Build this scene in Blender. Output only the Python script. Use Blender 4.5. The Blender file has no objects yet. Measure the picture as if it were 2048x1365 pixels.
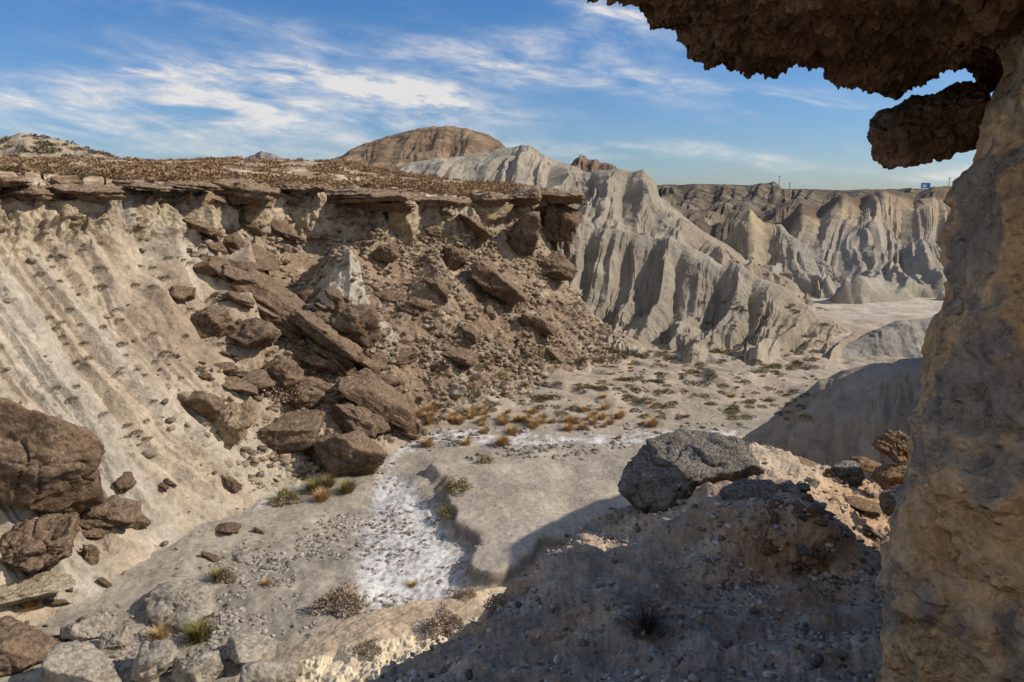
import bpy, bmesh, math, random
import numpy as np
from mathutils import Vector, Matrix, Euler
from mathutils.bvhtree import BVHTree
random.seed(7); rng = np.random.default_rng(7)
COL = bpy.context.scene.collection
F = 1479.0; TH = math.radians(11.26); CZ = 14.0
ct, st = math.cos(TH), math.sin(TH)
SUN = Vector((0.81, 0.03, 0.58)).normalized()

# ---------------------------------------------------------------- survey helpers
def ray(px, py):
    px = np.asarray(px, float); py = np.asarray(py, float)
    a = (px-1024)/F; b = (682.5-py)/F
    return np.stack([a, ct+b*st, -st+b*ct], -1)
def P(px, py, d):
    r = ray(px, py); s = np.asarray(d, float)/r[..., 1]
    p = r*s[..., None]; p[..., 2] += CZ
    return p
def G(px, py, z=0.0):
    r = ray(px, py); s = (z-CZ)/r[..., 2]
    p = r*s[..., None]; p[..., 2] += CZ
    return p

# ---------------------------------------------------------------- noise
PERM = rng.permutation(256); PERM = np.concatenate([PERM, PERM, PERM])
gv = rng.normal(size=(256, 3)); gv /= np.linalg.norm(gv, axis=1)[:, None]; GV = gv.astype(np.float32)
def pn(p):
    p = np.asarray(p, np.float32)
    i = np.floor(p).astype(np.int64); f = p-i; i &= 255
    u = f*f*f*(f*(f*6-15)+10)
    out = 0
    for dx in (0, 1):
        for dy in (0, 1):
            for dz in (0, 1):
                h = PERM[PERM[PERM[i[..., 0]+dx]+i[..., 1]+dy]+i[..., 2]+dz]
                g = GV[h]
                dt = g[..., 0]*(f[..., 0]-dx)+g[..., 1]*(f[..., 1]-dy)+g[..., 2]*(f[..., 2]-dz)
                w = (u[..., 0] if dx else 1-u[..., 0])*(u[..., 1] if dy else 1-u[..., 1])*(u[..., 2] if dz else 1-u[..., 2])
                out = out+w*dt
    return out*1.5
def fbm(p, o=4, g=0.5, ridged=False):
    s = 0; a = 1; p = np.asarray(p, np.float32)
    for k in range(o):
        n = pn(p)
        if ridged: n = 0.5-np.abs(n)*1.6
        s = s+a*n; a *= g; p = p*2.03+17.3
    return s
def V3(x, y, z=0):
    x, y, z = np.broadcast_arrays(x, y, z); return np.stack([x, y, z], -1)
def ss(a, b, x):
    t = np.clip((x-a)/(b-a), 0, 1); return t*t*(3-2*t)
def tri(t, r=.25):
    q = np.abs(2*(t-np.floor(t))-1); q = 1-q
    return q*(1+r-r*q)
def terrace(m, k=3.0):
    q = m*k; f = np.floor(q); return (f+ss(.35, .65, q-f))/k
def mix(c0, c1, m):
    return np.asarray(c0)*(1-m[..., None])+np.asarray(c1)*m[..., None]
def erode(seed, cyc=16, per=40, nv=190, iters=30, k=.07, sc=.80, init=11.0):
    """small landscape-evolution run: side gullies join the main ones downhill, flanks stay at a limiting slope.
    row 0 = crest, last row = foot; returns about [-1, 0]"""
    nu = cyc*per; uu = np.arange(nu)/nu*2*math.pi
    R_ = nu/(2*math.pi); cx, cy = np.cos(uu)*R_, np.sin(uu)*R_
    vv = np.arange(nv)[:, None]
    Nz = lambda s_, w_, o_: fbm(np.stack(np.broadcast_arrays(cx[None]/s_+50, cy[None]/s_+50, vv/w_+seed), -1), o_)
    t = np.arange(nu)[None]/per+.55*Nz(per*1.1, 150., 2)+.06*Nz(10., 25., 2)
    hgt = .75+.6*Nz(per*.9, 400., 1)
    d = init*tri(t)*hgt+2.6*Nz(12., 50., 2)+.9*Nz(5., 14., 3)
    ar = np.arange(nu); offs = np.array([0, -1, 1])
    for it in range(iters):
        A = np.ones(nu); acc = np.empty((nv, nu))
        for j in range(nv):
            acc[j] = A
            if j == nv-1: break
            nx = d[j+1]
            ch = np.argmin(np.stack([nx, np.roll(nx, 1)+.12, np.roll(nx, -1)+.12]), 0)
            A = 1+np.bincount((ar+offs[ch]) % nu, weights=A, minlength=nu)
        d = d-k*np.minimum(np.sqrt(acc/15), 6)
        d[1:-1] = .94*d[1:-1]+.03*(d[:-2]+d[2:])
        for _ in range(3):
            d = np.minimum(d, np.minimum(np.roll(d, 1, 1), np.roll(d, -1, 1))+sc)
    for _ in range(30): d = np.minimum(d, np.minimum(np.roll(d, 1, 1), np.roll(d, -1, 1))+sc)
    top = np.percentile(d, 96, axis=1); k_ = np.ones(61)/61
    top = np.convolve(np.pad(top, 30, 'edge'), k_, 'valid')[:, None]
    d = d-top; d = d/np.abs(np.percentile(d[nv//2:], 6))
    return np.clip(d, -1.25, .3)
def esample(E, cyc, t, v):
    nv, nu = E.shape
    u = (t/cyc-np.floor(t/cyc))*nu; j = np.clip((1-v)*(nv-1), 0, nv-1.001)
    u0 = np.floor(u).astype(int); fu = u-u0; u0 %= nu; u1 = (u0+1) % nu
    j0 = np.floor(j).astype(int); fj = j-j0
    return (E[j0, u0]*(1-fu)+E[j0, u1]*fu)*(1-fj)+(E[j0+1, u0]*(1-fu)+E[j0+1, u1]*fu)*fj
ER = [erode(3), erode(8.5, init=9), erode(15.2, sc=.6, init=7)]
def polymask(x, y, poly, soft):
    inside = np.zeros(x.shape, bool); dist = np.full(x.shape, 1e9)
    n = len(poly)
    for k in range(n):
        x0, y0 = poly[k]; x1, y1 = poly[(k+1) % n]
        c = ((y0 > y) != (y1 > y)) & (x < (x1-x0)*(y-y0)/(y1-y0+1e-12)+x0)
        inside ^= c
        L2 = (x1-x0)**2+(y1-y0)**2+1e-9
        t = np.clip(((x-x0)*(x1-x0)+(y-y0)*(y1-y0))/L2, 0, 1)
        dist = np.minimum(dist, np.hypot(x-x0-t*(x1-x0), y-y0-t*(y1-y0)))
    sd = np.where(inside, dist, -dist)
    return ss(-soft, soft, sd)
def gpoly(pts, z=0.0):
    return [tuple(G(a, b, z)[:2]) for a, b in pts]

# ---------------------------------------------------------------- mesh building
def link(name, me, parent=None):
    o = bpy.data.objects.new(name, me); COL.objects.link(o)
    if parent: o.parent = parent
    return o
def raw_mesh(name, V, Fq, mat, col=None, smooth=True):
    me = bpy.data.meshes.new(name)
    V = np.asarray(V, np.float32); Fq = np.asarray(Fq, np.int32); k = Fq.shape[1]
    me.vertices.add(len(V)); me.vertices.foreach_set('co', V.ravel())
    me.loops.add(Fq.size); me.loops.foreach_set('vertex_index', Fq.ravel())
    me.polygons.add(len(Fq)); me.polygons.foreach_set('loop_start', np.arange(0, Fq.size, k, dtype=np.int32))
    try: me.polygons.foreach_set('loop_total', np.full(len(Fq), k, np.int32))
    except Exception: pass
    me.update(calc_edges=True)
    me.polygons.foreach_set('use_smooth', np.full(len(Fq), smooth))
    if col is not None:
        a = me.color_attributes.new('Col', 'FLOAT_COLOR', 'POINT')
        c = np.ones((len(V), 4), np.float32); c[:, :3] = col.reshape(-1, 3)
        a.data.foreach_set('color', c.ravel())
    me.materials.append(mat); me.update()
    return me
def gridfaces(nv, nu):
    i = np.arange(nv*nu).reshape(nv, nu)
    return np.stack([i[:-1, :-1], i[:-1, 1:], i[1:, 1:], i[1:, :-1]], -1).reshape(-1, 4)
SURF = {}
bv_v, bv_f = [], []
def add_bvh(X, step=2):
    Y = X[::step, ::step]; f = gridfaces(*Y.shape[:2])+sum(len(v) for v in bv_v)
    bv_v.append(Y.reshape(-1, 3)); bv_f.append(f)
def normals(X):
    du = np.gradient(X, axis=1); dv = np.gradient(X, axis=0)
    n = np.cross(du, dv); n /= (np.linalg.norm(n, axis=-1)[..., None]+1e-9)
    if n[..., 2].mean() < 0: n = -n
    return n
def loft(rows, px0, px1, nu, nv, smooth=0, lin=False):
    """rows: survey lines of (px, py, distance[, height offset])"""
    U = np.linspace(px0, px1, nu); R = []
    for r in rows:
        r = np.array([(tuple(q)+(0,)*(4-len(q))) for q in r], float)
        py = np.interp(U, r[:, 0], r[:, 1]); d = np.interp(U, r[:, 0], r[:, 2])
        if smooth:
            k = np.exp(-np.linspace(-2, 2, 2*smooth+1)**2); k /= k.sum()
            pad = lambda q: np.convolve(np.pad(q, smooth, 'edge'), k, 'valid')
            py, d = pad(py), pad(d)
        q = P(U, py, d)
        q[:, 2] += np.interp(U, r[:, 0], r[:, 3])
        R.append(q)
    R = np.array(R); K = len(R)
    seg = np.linalg.norm(np.diff(R, axis=0), axis=-1).mean(1); t = np.concatenate([[0], np.cumsum(seg)]); t /= t[-1]
    T = np.gradient(R, t, axis=0)
    s = np.linspace(0, 1, nv); k = np.clip(np.searchsorted(t, s, side='right')-1, 0, K-2)
    h = (t[k+1]-t[k]); x = (s-t[k])/h
    h00 = 2*x**3-3*x**2+1; h10 = x**3-2*x**2+x; h01 = -2*x**3+3*x**2; h11 = x**3-x**2
    if lin: h00, h01, h10, h11 = 1-x, x, 0*x, 0*x
    e = lambda q: q[:, None, None]
    X = (e(h00)*R[k]+e(h10)*e(h)*T[k]+e(h01)*R[k+1]+e(h11)*e(h)*T[k+1])
    W = (k+x)[:, None]*np.ones(nu)[None]
    UU = np.ones(nv)[:, None]*U[None]
    return X, UU, W
def structure(name, X, C, mat, label, cat, bvh=0):
    me = raw_mesh(name, X.reshape(-1, 3), gridfaces(*X.shape[:2]), mat, C)
    o = link(name, me); o['kind'] = 'structure'; o['label'] = label; o['category'] = cat
    if bvh: add_bvh(X, bvh)
    return o

# ---------------------------------------------------------------- materials
class N:
    def __init__(s, tree): s.t = tree
    def n(s, typ, ins=None, **kw):
        nd = s.t.nodes.new(typ)
        for k, v in kw.items(): setattr(nd, k, v)
        for k, v in (ins or {}).items():
            if isinstance(v, bpy.types.NodeSocket): s.t.links.new(v, nd.inputs[k])
            else: nd.inputs[k].default_value = v
        return nd
    def m(s, op, a, b=0.0):
        return s.n('ShaderNodeMath', {0: a, 1: b}, operation=op).outputs[0]
    def rng(s, v, a, b, c, d):
        return s.n('ShaderNodeMapRange', {0: v, 1: a, 2: b, 3: c, 4: d}).outputs[0]
    def mixc(s, f, a, b):
        nd = s.n('ShaderNodeMix', data_type='RGBA')
        for i, v in ((0, f), (6, a), (7, b)):
            if isinstance(v, bpy.types.NodeSocket): s.t.links.new(v, nd.inputs[i])
            else: nd.inputs[i].default_value = v if i == 0 else (tuple(v)+(1,))[:4]
        return nd.outputs[2]
    def noise(s, vec, sc, det=6, ro=.6, dist=0):
        return s.n('ShaderNodeTexNoise', {'Vector': vec, 'Scale': sc, 'Detail': det, 'Roughness': ro, 'Distortion': dist}).outputs[0]
    def scale(s, c, f):
        return s.n('ShaderNodeVectorMath', {0: c, 'Scale': f}, operation='SCALE').outputs[0]
def newmat(name):
    m = bpy.data.materials.new(name); m.use_nodes = True
    t = m.node_tree; b = t.nodes['Principled BSDF']
    b.inputs['Roughness'].default_value = 0.95; b.inputs['Specular IOR Level'].default_value = 0.1
    return m, N(t), b
def ground_mat(name, s_med=.8, s_fine=7, peb=3.0, pebamt=.35, bump=.12, var=.5, gain=1.0):
    m, k, b = newmat(name)
    co = k.n('ShaderNodeTexCoord').outputs['Object']
    at = k.n('ShaderNodeAttribute', attribute_name='Col').outputs['Color']
    a = k.noise(co, s_med, 6, .68); c = k.noise(co, s_fine, 4, .72)
    v = k.n('ShaderNodeTexVoronoi', {'Vector': co, 'Scale': peb, 'Randomness': 1.0})
    f = k.m('MULTIPLY', k.rng(a, .3, .7, gain*(1-var*.6), gain*(1+var*.6)), k.rng(c, .3, .7, 1-var*.5, 1+var*.5))
    sp = k.n('ShaderNodeSeparateColor', {0: v.outputs['Color']})
    core = k.m('MULTIPLY', k.rng(v.outputs['Distance'], .12, .38, 1, 0), k.rng(c, .42, .5, 0, 1))
    sel = k.m('MULTIPLY', k.rng(sp.outputs[0], .66, .74, 0, 1), core)
    lt = k.m('MULTIPLY', k.rng(sp.outputs[1], .14, .08, 0, 1), core)
    f = k.m('MULTIPLY', f, k.m('SUBTRACT', 1.0, k.m('MULTIPLY', sel, pebamt))); f = k.m('MULTIPLY', f, k.m('ADD', 1.0, k.m('MULTIPLY', lt, pebamt*.5)))
    k.t.links.new(k.scale(at, f), b.inputs['Base Color'])
    h = k.m('ADD', k.m('MULTIPLY', a, .9), k.m('MULTIPLY', c, .3))
    h = k.m('ADD', h, k.m('MULTIPLY', sel, .12))
    bp = k.n('ShaderNodeBump', {'Height': h, 'Strength': 1.0, 'Distance': bump})
    k.t.links.new(bp.outputs[0], b.inputs['Normal'])
    return m
def rock_mat(name, c1, c2, dust, s=1.0, bump=.12, dustamt=.6, peb=6.0, patch=None, pm=(.5, .56), pw=.12, pc=.8):
    m, k, b = newmat(name)
    co = k.n('ShaderNodeTexCoord').outputs['Object']
    ge = k.n('ShaderNodeNewGeometry').outputs['Normal']
    z = k.n('ShaderNodeSeparateXYZ', {0: ge}).outputs[2]
    a = k.noise(co, .9*s, 7, .68, .3); c = k.noise(co, 6*s, 5, .72)
    v = k.n('ShaderNodeTexVoronoi', {'Vector': co, 'Scale': peb*s, 'Randomness': 1.0})
    sp = k.n('ShaderNodeSeparateColor', {0: v.outputs['Color']}).outputs[0]
    col = k.mixc(k.rng(a, .38, .62, 0, 1), c1, c2)
    if patch:
        e = k.noise(co, .8*s, 5, .62, .4); col = k.mixc(k.rng(e, pm[0], pm[1], 0, 1), col, patch)
    dm = k.m('MULTIPLY', k.rng(z, .25, .9, 0, dustamt), k.rng(c, .35, .6, .3, 1))
    col = k.mixc(dm, col, dust)
    core = k.rng(v.outputs['Distance'], .1, .45, 1, 0)
    pv = k.m('ADD', 1.0, k.m('MULTIPLY', k.m('MULTIPLY', k.m('SUBTRACT', sp, .5), core), pc))
    f = k.m('MULTIPLY', k.rng(c, .3, .7, .55, 1.45), pv)
    k.t.links.new(k.scale(col, f), b.inputs['Base Color'])
    h = k.m('ADD', k.m('MULTIPLY', a, 1.3), k.m('MULTIPLY', c, .45)); h = k.m('ADD', h, k.m('MULTIPLY', k.m('MULTIPLY', core, k.rng(sp, .3, .7, .2, 1)), pw))
    bp = k.n('ShaderNodeBump', {'Height': h, 'Strength': 1.0, 'Distance': bump})
    k.t.links.new(bp.outputs[0], b.inputs['Normal'])
    return m
def leaf_mat(name, c1, c2):
    m, k, b = newmat(name)
    co = k.n('ShaderNodeTexCoord').outputs['Object']
    r = k.n('ShaderNodeObjectInfo').outputs['Random']
    a = k.noise(co, 3.0, 3, .6)
    f = k.m('ADD', k.rng(a, .35, .65, 0, .7), k.m('MULTIPLY', r, .3))
    k.t.links.new(k.mixc(f, c1, c2), b.inputs['Base Color'])
    return m
M_wall = ground_mat('slope_soil', .6, 4, 2.4, .4, .24, gain=.84)
M_floor = ground_mat('valley_soil', .45, 5, 4.5, .5, .12, var=.5, gain=.82)
M_grey = ground_mat('grey_marl', .35, 2.2, 1.5, .15, .24, var=.35, gain=.64)
M_far = ground_mat('far_soil', .05, .35, .22, .75, .9, var=.6, gain=.82)
M_plat = ground_mat('plateau_soil', .4, 2.5, .9, .6, .25)
M_near = ground_mat('near_gravel_soil', 2.2, 16, 16, .65, .08, gain=.95)
R_brown = rock_mat('brown_rock', (.105, .07, .046), (.205, .143, .095), (.31, .235, .16), 1.0, .22, .5)
R_cap = rock_mat('caprock', (.15, .10, .067), (.27, .19, .125), (.38, .29, .20), 1.0, .24, .55)
R_pale = rock_mat('pale_rock', (.35, .275, .18), (.44, .36, .25), (.44, .37, .275), 1.0, .3)
R_grey = rock_mat('grey_rock', (.22, .19, .15), (.34, .295, .24), (.40, .355, .29), 1.0, .13)
R_ochre = rock_mat('ochre_rock', (.29, .205, .12), (.38, .29, .19), (.40, .33, .24), 1.0, .28)
R_near = rock_mat('near_grey_conglomerate', (.085, .075, .063), (.18, .16, .132), (.36, .32, .265), 5, .07, .7, 4, pw=.5, pc=1.3)
R_red = rock_mat('reddish_rock', (.16, .085, .042), (.25, .16, .095), (.27, .20, .13), 4, .05)
R_over = rock_mat('overhang_conglomerate', (.12, .07, .038), (.29, .185, .11), (.2, .15, .1), 3.0, .09, .3, 5, pw=.55, pc=1.2)
R_pil = rock_mat('pillar_rock', (.52, .31, .145), (.66, .45, .25), (.5, .4, .28), 1.7, .10, .2, 12, patch=(.30, .245, .185), pm=(.54, .60), pw=.22, pc=.8)
L_shrub = leaf_mat('dry_shrub_leaf', (.085, .07, .04), (.21, .17, .10))
L_plat = leaf_mat('plateau_scrub_leaf', (.17, .11, .06), (.37, .255, .15))
L_straw = leaf_mat('straw_grass', (.40, .25, .11), (.56, .41, .22))
L_green = leaf_mat('green_shrub', (.15, .13, .045), (.28, .235, .09))
L_dark = leaf_mat('dark_twigs', (.03, .025, .018), (.09, .075, .055))
L_pink = leaf_mat('pale_twigs', (.26, .19, .14), (.40, .31, .23))

TAN = (.44, .36, .265); PALE = (.48, .425, .34); BROWN = (.26, .18, .12); SALT = (.76, .755, .745)
def rim_shift(U):
    y = 1.3*terrace(fbm(V3(U*.010, 0, 3.3), 3), 2.5)+.35*fbm(V3(U*.05, 1, 3.3), 3)
    z = -.7*ss(.0, .3, fbm(V3(U*.022, 5, 9.1), 3))
    return y, z

# ---------------------------------------------------------------- valley floor
nu, nv = 700, 560
S = np.linspace(-1.0, 1.05, nu); D = np.geomspace(12.5, 175, nv)
x = D[:, None]*S[None]; y = D[:, None]*np.ones(nu)[None]
wx = x+.8*fbm(V3(x*.4, y*.4, 3), 3); wy = y+.8*fbm(V3(x*.4, y*.4, 9), 3)
terr = polymask(wx, wy, gpoly([(870, 945), (960, 922), (1120, 912), (1290, 905), (1420, 930), (1420, 1040), (1180, 1085), (1010, 1170), (965, 1165), (935, 1090), (890, 1010)]), .22)
wx2 = x+.3*fbm(V3(x*1.2, y*1.2, 3), 3); wy2 = y+.3*fbm(V3(x*1.2, y*1.2, 9), 3)
salt1 = polymask(wx2, wy2, gpoly([(755, 945), (800, 948), (855, 1010), (895, 1060), (935, 1120), (930, 1180), (735, 1210), (708, 1130), (718, 1060), (745, 1000)]), .5)
salt2 = polymask(wx2, wy2, gpoly([(770, 930), (790, 885), (850, 865), (960, 860), (1150, 872), (1300, 862), (1480, 860), (1500, 885), (1330, 905), (1050, 893), (860, 885), (800, 915), (785, 940)]), .6)
salt3 = polymask(wx2, wy2, gpoly([(480, 1010), (540, 975), (600, 935), (620, 950), (570, 985), (510, 1020)]), .4)
bed = polymask(wx, wy, gpoly([(770, 945), (850, 1000), (925, 1100), (950, 1180), (1050, 1230), (700, 1400), (100, 1400), (230, 1240), (420, 1130), (600, 1060), (720, 1010)]), .9)
far = ss(72, 92, y)
z = .2*fbm(V3(x*.12, y*.12, 1), 3)+.07*fbm(V3(x*.7, y*.7, 5), 4)+.035*fbm(V3(x*3, y*3, 5), 3)
z = z+terr*(.5+.2*fbm(V3(x*.3, y*.3, 8), 2))-.22*bed-.03*salt1
hum = ss(43, 52, y)*(1-far); z = z+hum*(.35*fbm(V3(x*.16, y*.16, 21), 3)+.35)
gul = fbm(V3(x*.22+y*.1, y*.12, 31), 3, ridged=True); z = z-hum*.25*ss(.25, .6, gul)
Xf = V3(x, y, z)
n1 = fbm(V3(x*.25, y*.25, 2), 4); n2 = fbm(V3(x*1.5, y*1.5, 4), 4); n3 = fbm(V3(x*4.6, y*2.6, 7), 4, .7)
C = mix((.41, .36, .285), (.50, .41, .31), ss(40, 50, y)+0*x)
C = mix(C, (.34, .30, .24), ss(-.2, .4, n1)*.5)
C = mix(C, (.28, .25, .205), bed*.8*ss(-.5, .3, n2)); C = mix(C, (.46, .40, .325), terr*.7)
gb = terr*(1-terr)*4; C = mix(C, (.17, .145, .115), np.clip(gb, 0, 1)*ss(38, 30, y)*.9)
sx_ = salt1*ss(-.5, .35, n3+.3*n2+.35*salt1-.1); C = mix(C, SALT, np.clip(sx_, 0, 1)*.9)
C = mix(C, SALT, salt2*ss(-.25, .25, n2+.3*n3)*.8); C = mix(C, SALT, salt3*ss(-.1, .25, n2)*.8)
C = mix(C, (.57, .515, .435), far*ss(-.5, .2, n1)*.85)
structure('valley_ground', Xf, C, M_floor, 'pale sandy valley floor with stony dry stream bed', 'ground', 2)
SURF['floor'] = (Xf, bed, salt1, terr)
g = np.linspace(-1, 1, 60); gx = np.sign(g)*np.abs(g)**3*6000
Xp = V3(gx[None]*np.ones((60, 1)), (gx[:, None]*np.ones((1, 60))), -1.6+0*gx[None]*gx[:, None])
structure('desert_plain', Xp, np.ones(Xp.shape)*np.array((.34, .27, .2)), M_far, 'flat brown desert plain reaching the horizon', 'ground')

# ---------------------------------------------------------------- left valley wall
R = [
 [(-200, 1480, 17.5), (0, 1330, 19.5), (230, 1215, 22.8), (430, 1075, 28), (600, 990, 32.5), (770, 915, 37.5), (900, 862, 42), (1060, 800, 49), (1200, 748, 57), (1340, 710, 64)],
 [(-200, 1400, 18.6), (0, 1290, 21), (230, 1190, 24.1), (430, 1050, 29.8), (600, 970, 34.2), (770, 900, 39.2), (900, 850, 43.8), (1060, 790, 50.8), (1200, 740, 58.4), (1340, 705, 65)],
 [(-200, 1010, 21.5), (0, 1000, 24.5), (230, 950, 28.5), (430, 870, 34), (600, 830, 39.5), (770, 790, 43.5), (900, 770, 47.5), (1060, 730, 55), (1200, 710, 62), (1340, 704, 65.2)],
 [(-200, 750, 26.5), (0, 750, 29), (230, 720, 33), (430, 690, 38.5), (600, 660, 44.5), (770, 640, 49.5), (900, 630, 54), (1060, 620, 61.5), (1130, 640, 65), (1200, 665, 67), (1340, 703, 65.4)],
 [(-200, 520, 30.5), (0, 500, 33.5), (230, 480, 38.8), (430, 490, 46), (600, 500, 53), (770, 500, 58.5), (900, 500, 63), (1060, 490, 70), (1130, 575, 71), (1200, 650, 69.5), (1340, 702.5, 65.5)],
 [(-200, 370, 32), (0, 368, 35.6), (230, 392, 40.8), (430, 400, 48), (600, 395, 55), (770, 415, 60.5), (900, 420, 65), (1060, 420, 73), (1130, 560, 73.3), (1200, 646, 71), (1340, 702, 65.6)],
 [(-200, 340, 33.2), (0, 346, 37.2), (230, 366, 42.4), (430, 374, 49.4), (600, 382, 56.4), (770, 388, 62), (900, 396, 66.5), (1060, 400, 74.5), (1130, 555, 75), (1200, 644, 73), (1340, 701, 66)],
 [(-200, 360, 36), (0, 364, 40), (230, 380, 45), (430, 388, 52), (600, 398, 59), (770, 404, 64.5), (900, 410, 69), (1060, 415, 77), (1130, 565, 79), (1200, 660, 77), (1340, 715, 70)],
]
R[0] = [(a, b, c, -1.0) for a, b, c in R[0]]
X, U, W = loft(R, -200, 1340, 1150, 620, 14)
n = normals(X)
sl = U-(4-W)*150
w1 = fbm(V3(sl*.003, W*.5, 5), 3)
left = ss(600, 440, U+60*fbm(V3(U*.004, W*.8, 5), 3))
ve = np.clip((W-.8)/3.6, 0, 1)
er = esample(ER[2], 16, sl*.0065+.25*w1, ve); er2 = esample(ER[1], 16, sl*.021+.4*w1, ve)
midm = ss(.9, 1.8, W)*ss(5.0, 4.0, W)
dsp = midm*((left*.85+.15)*(.55*(er+.5)+.24*(er2+.5)))
cl = ss(3.8, 4.3, W)*ss(5.7, 5.2, W)*ss(1120, 1040, U)
tz = X[..., 2]+X[..., 0]*.12
dsp += cl*(.8*terrace(fbm(V3(U*.012, W*.6, 40), 4), 2.5)+.35*fbm(X*.9, 4, .6))
dsp += cl*.15*pn(V3(tz*2.2, U*.004, 2))+midm*left*.03*pn(V3(tz*3.2, U*.003, 7))
tal = ss(3.9, 3.2, W)*ss(.6, 1.6, W)*(1-left)*ss(1330, 1150, U)
dsp += .35*fbm(X*.18, 3)+.07*fbm(X*1.1, 4)+tal*(.9*fbm(X*.25+9, 4)+.2*fbm(X*1.6, 3, ridged=True))
dsp *= (ss(1340, 1220, U)*.9+.1)*(.12+.88*ss(5.9, 5.2, W))
for (cx, w0, wid, hgt) in ((665, 4.05, 90, 3.2), (480, 4.3, 60, 1.2), (330, 4.4, 70, 1.2), (860, 4.2, 50, 1.2)):
    hw = 10+np.clip((w0-W), 0.001, 1.5)*wid
    q = np.clip(1-np.abs(U-cx-(w0-W)*6)/hw, 0, 1)*(W < w0+.2)
    fade = ss(w0+.1, w0-.5, W)*ss(w0-1.8, w0-.8, W)
    dsp += hgt*q*fade
    if cx == 665:
        conem = ss(0.0, .12, q)*ss(w0+.1, w0-.15, W)*ss(2.5, 2.9, W)
        dsp += conem*.45*(esample(ER[0], 16, (U-cx)/hw*1.6+7+.2*w1, np.clip((W-2.4)/1.7, 0, 1))+.5)
X = X+n*dsp[..., None]
ry, rz = rim_shift(U); wr = ss(4.3, 5.3, W)*ss(1100, 1030, U)
X[..., 1] += ry*wr; X[..., 2] += rz*ss(5.2, 5.8, W)*ss(1100, 1030, U)
nA = fbm(X*.12, 4); nB = fbm(X*.5+4, 4); st1 = fbm(V3(sl*.016, W*.35, 12), 4)
C = mix(TAN, PALE, ss(-.35, .5, st1)*(.25+.45*left))
C = mix(C, (.41, .38, .32), left*ss(.0, .5, fbm(V3(sl*.010+5, W*.3, 15), 3))*.55)
brn = (1-left)*ss(.9, 1.7, W+.6*nA)*ss(5.3, 4.3, W)*ss(-.55, .25, nB+.3)*ss(1330, 1180, U)
brn2 = left*ss(.0, .4, nA+.25*nB+ss(150, 430, U)*.4-.12)*ss(2.2, 3.0, W)*.6
C = mix(C, BROWN, np.clip(brn+brn2, 0, 1)*.85)
C = mix(C, (.44, .40, .325), np.clip(conem, 0, 1)*.95)
C = mix(C, (.47, .39, .28), cl*ss(-.5, .2, nB)*.9)
C = mix(C, (.25, .175, .115), cl*ss(.1, .4, fbm(V3(U*.02, W*2.0, 77), 3))*.55)
C = mix(C, (.33, .245, .165), ss(5.35, 5.7, W))
structure('valley_hillside', X, C, M_wall, 'eroded tan valley side with rocky brown talus', 'hillside', 2)
SURF['wall'] = (X, W, U)

# plateau above the rim
R = [
 [(-250, 375, 32.2), (0, 380, 36.6), (230, 395, 41.8), (430, 402, 48.8), (600, 405, 56), (770, 410, 61.5), (900, 415, 66), (1060, 425, 74.2), (1110, 445, 76.5), (1150, 490, 79)],
 [(-250, 338, 33), (0, 343, 37.2), (230, 362, 42.4), (430, 371, 49.4), (600, 380, 56.4), (770, 386, 62), (900, 393, 66.5), (1060, 397, 74.5), (1110, 403, 77), (1150, 450, 80)],
 [(-250, 332, 60), (0, 332, 60), (230, 344, 62), (430, 350, 66), (600, 358, 72), (770, 372, 75), (900, 383, 78), (1060, 390, 83), (1110, 398, 85), (1150, 445, 86)],
 [(-250, 322, 115), (0, 320, 115), (130, 318, 115), (200, 319, 115), (300, 325, 114), (400, 322, 114), (480, 318, 114), (680, 323, 112), (760, 342, 108), (900, 362, 102), (1060, 374, 95), (1110, 390, 92), (1150, 440, 90)],
 [(-250, 345, 140), (0, 345, 140), (680, 350, 140), (900, 390, 120), (1060, 420, 110), (1150, 480, 110)],
]
X, U, W = loft(R, -250, 1150, 700, 320, 6, lin=True)
dsp = .35*fbm(X*.1, 3)+.10*fbm(X*.8, 4)
X[..., 2] += dsp*ss(1.0, 1.8, W)
ry, rz = rim_shift(U); wr = ss(1.6, 1.05, W)*ss(1100, 1030, U)
X[..., 1] += ry*wr; X[..., 2] += rz*ss(1.35, 1.0, W)*ss(1100, 1030, U)+.15*fbm(X*.9+4, 3)*ss(1.6, 1.1, W)
nB = fbm(X*.4, 4)
C = mix((.36, .265, .175), (.45, .35, .245), ss(-.2, .4, nB)); C = mix(C, (.27, .19, .12), ss(-.1, .4, fbm(X*.15+7, 3))*.5)
C = mix(C, (.54, .45, .34), ss(.05, .4, fbm(X*.22+17, 3))*.6)
C = mix(C, (.27, .20, .135), ss(.7, .3, W))
structure('plateau', X, C, M_plat, 'flat scrub-covered plateau behind the caprock rim', 'plateau', 2)
SURF['plat'] = (X, W, U)

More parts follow.
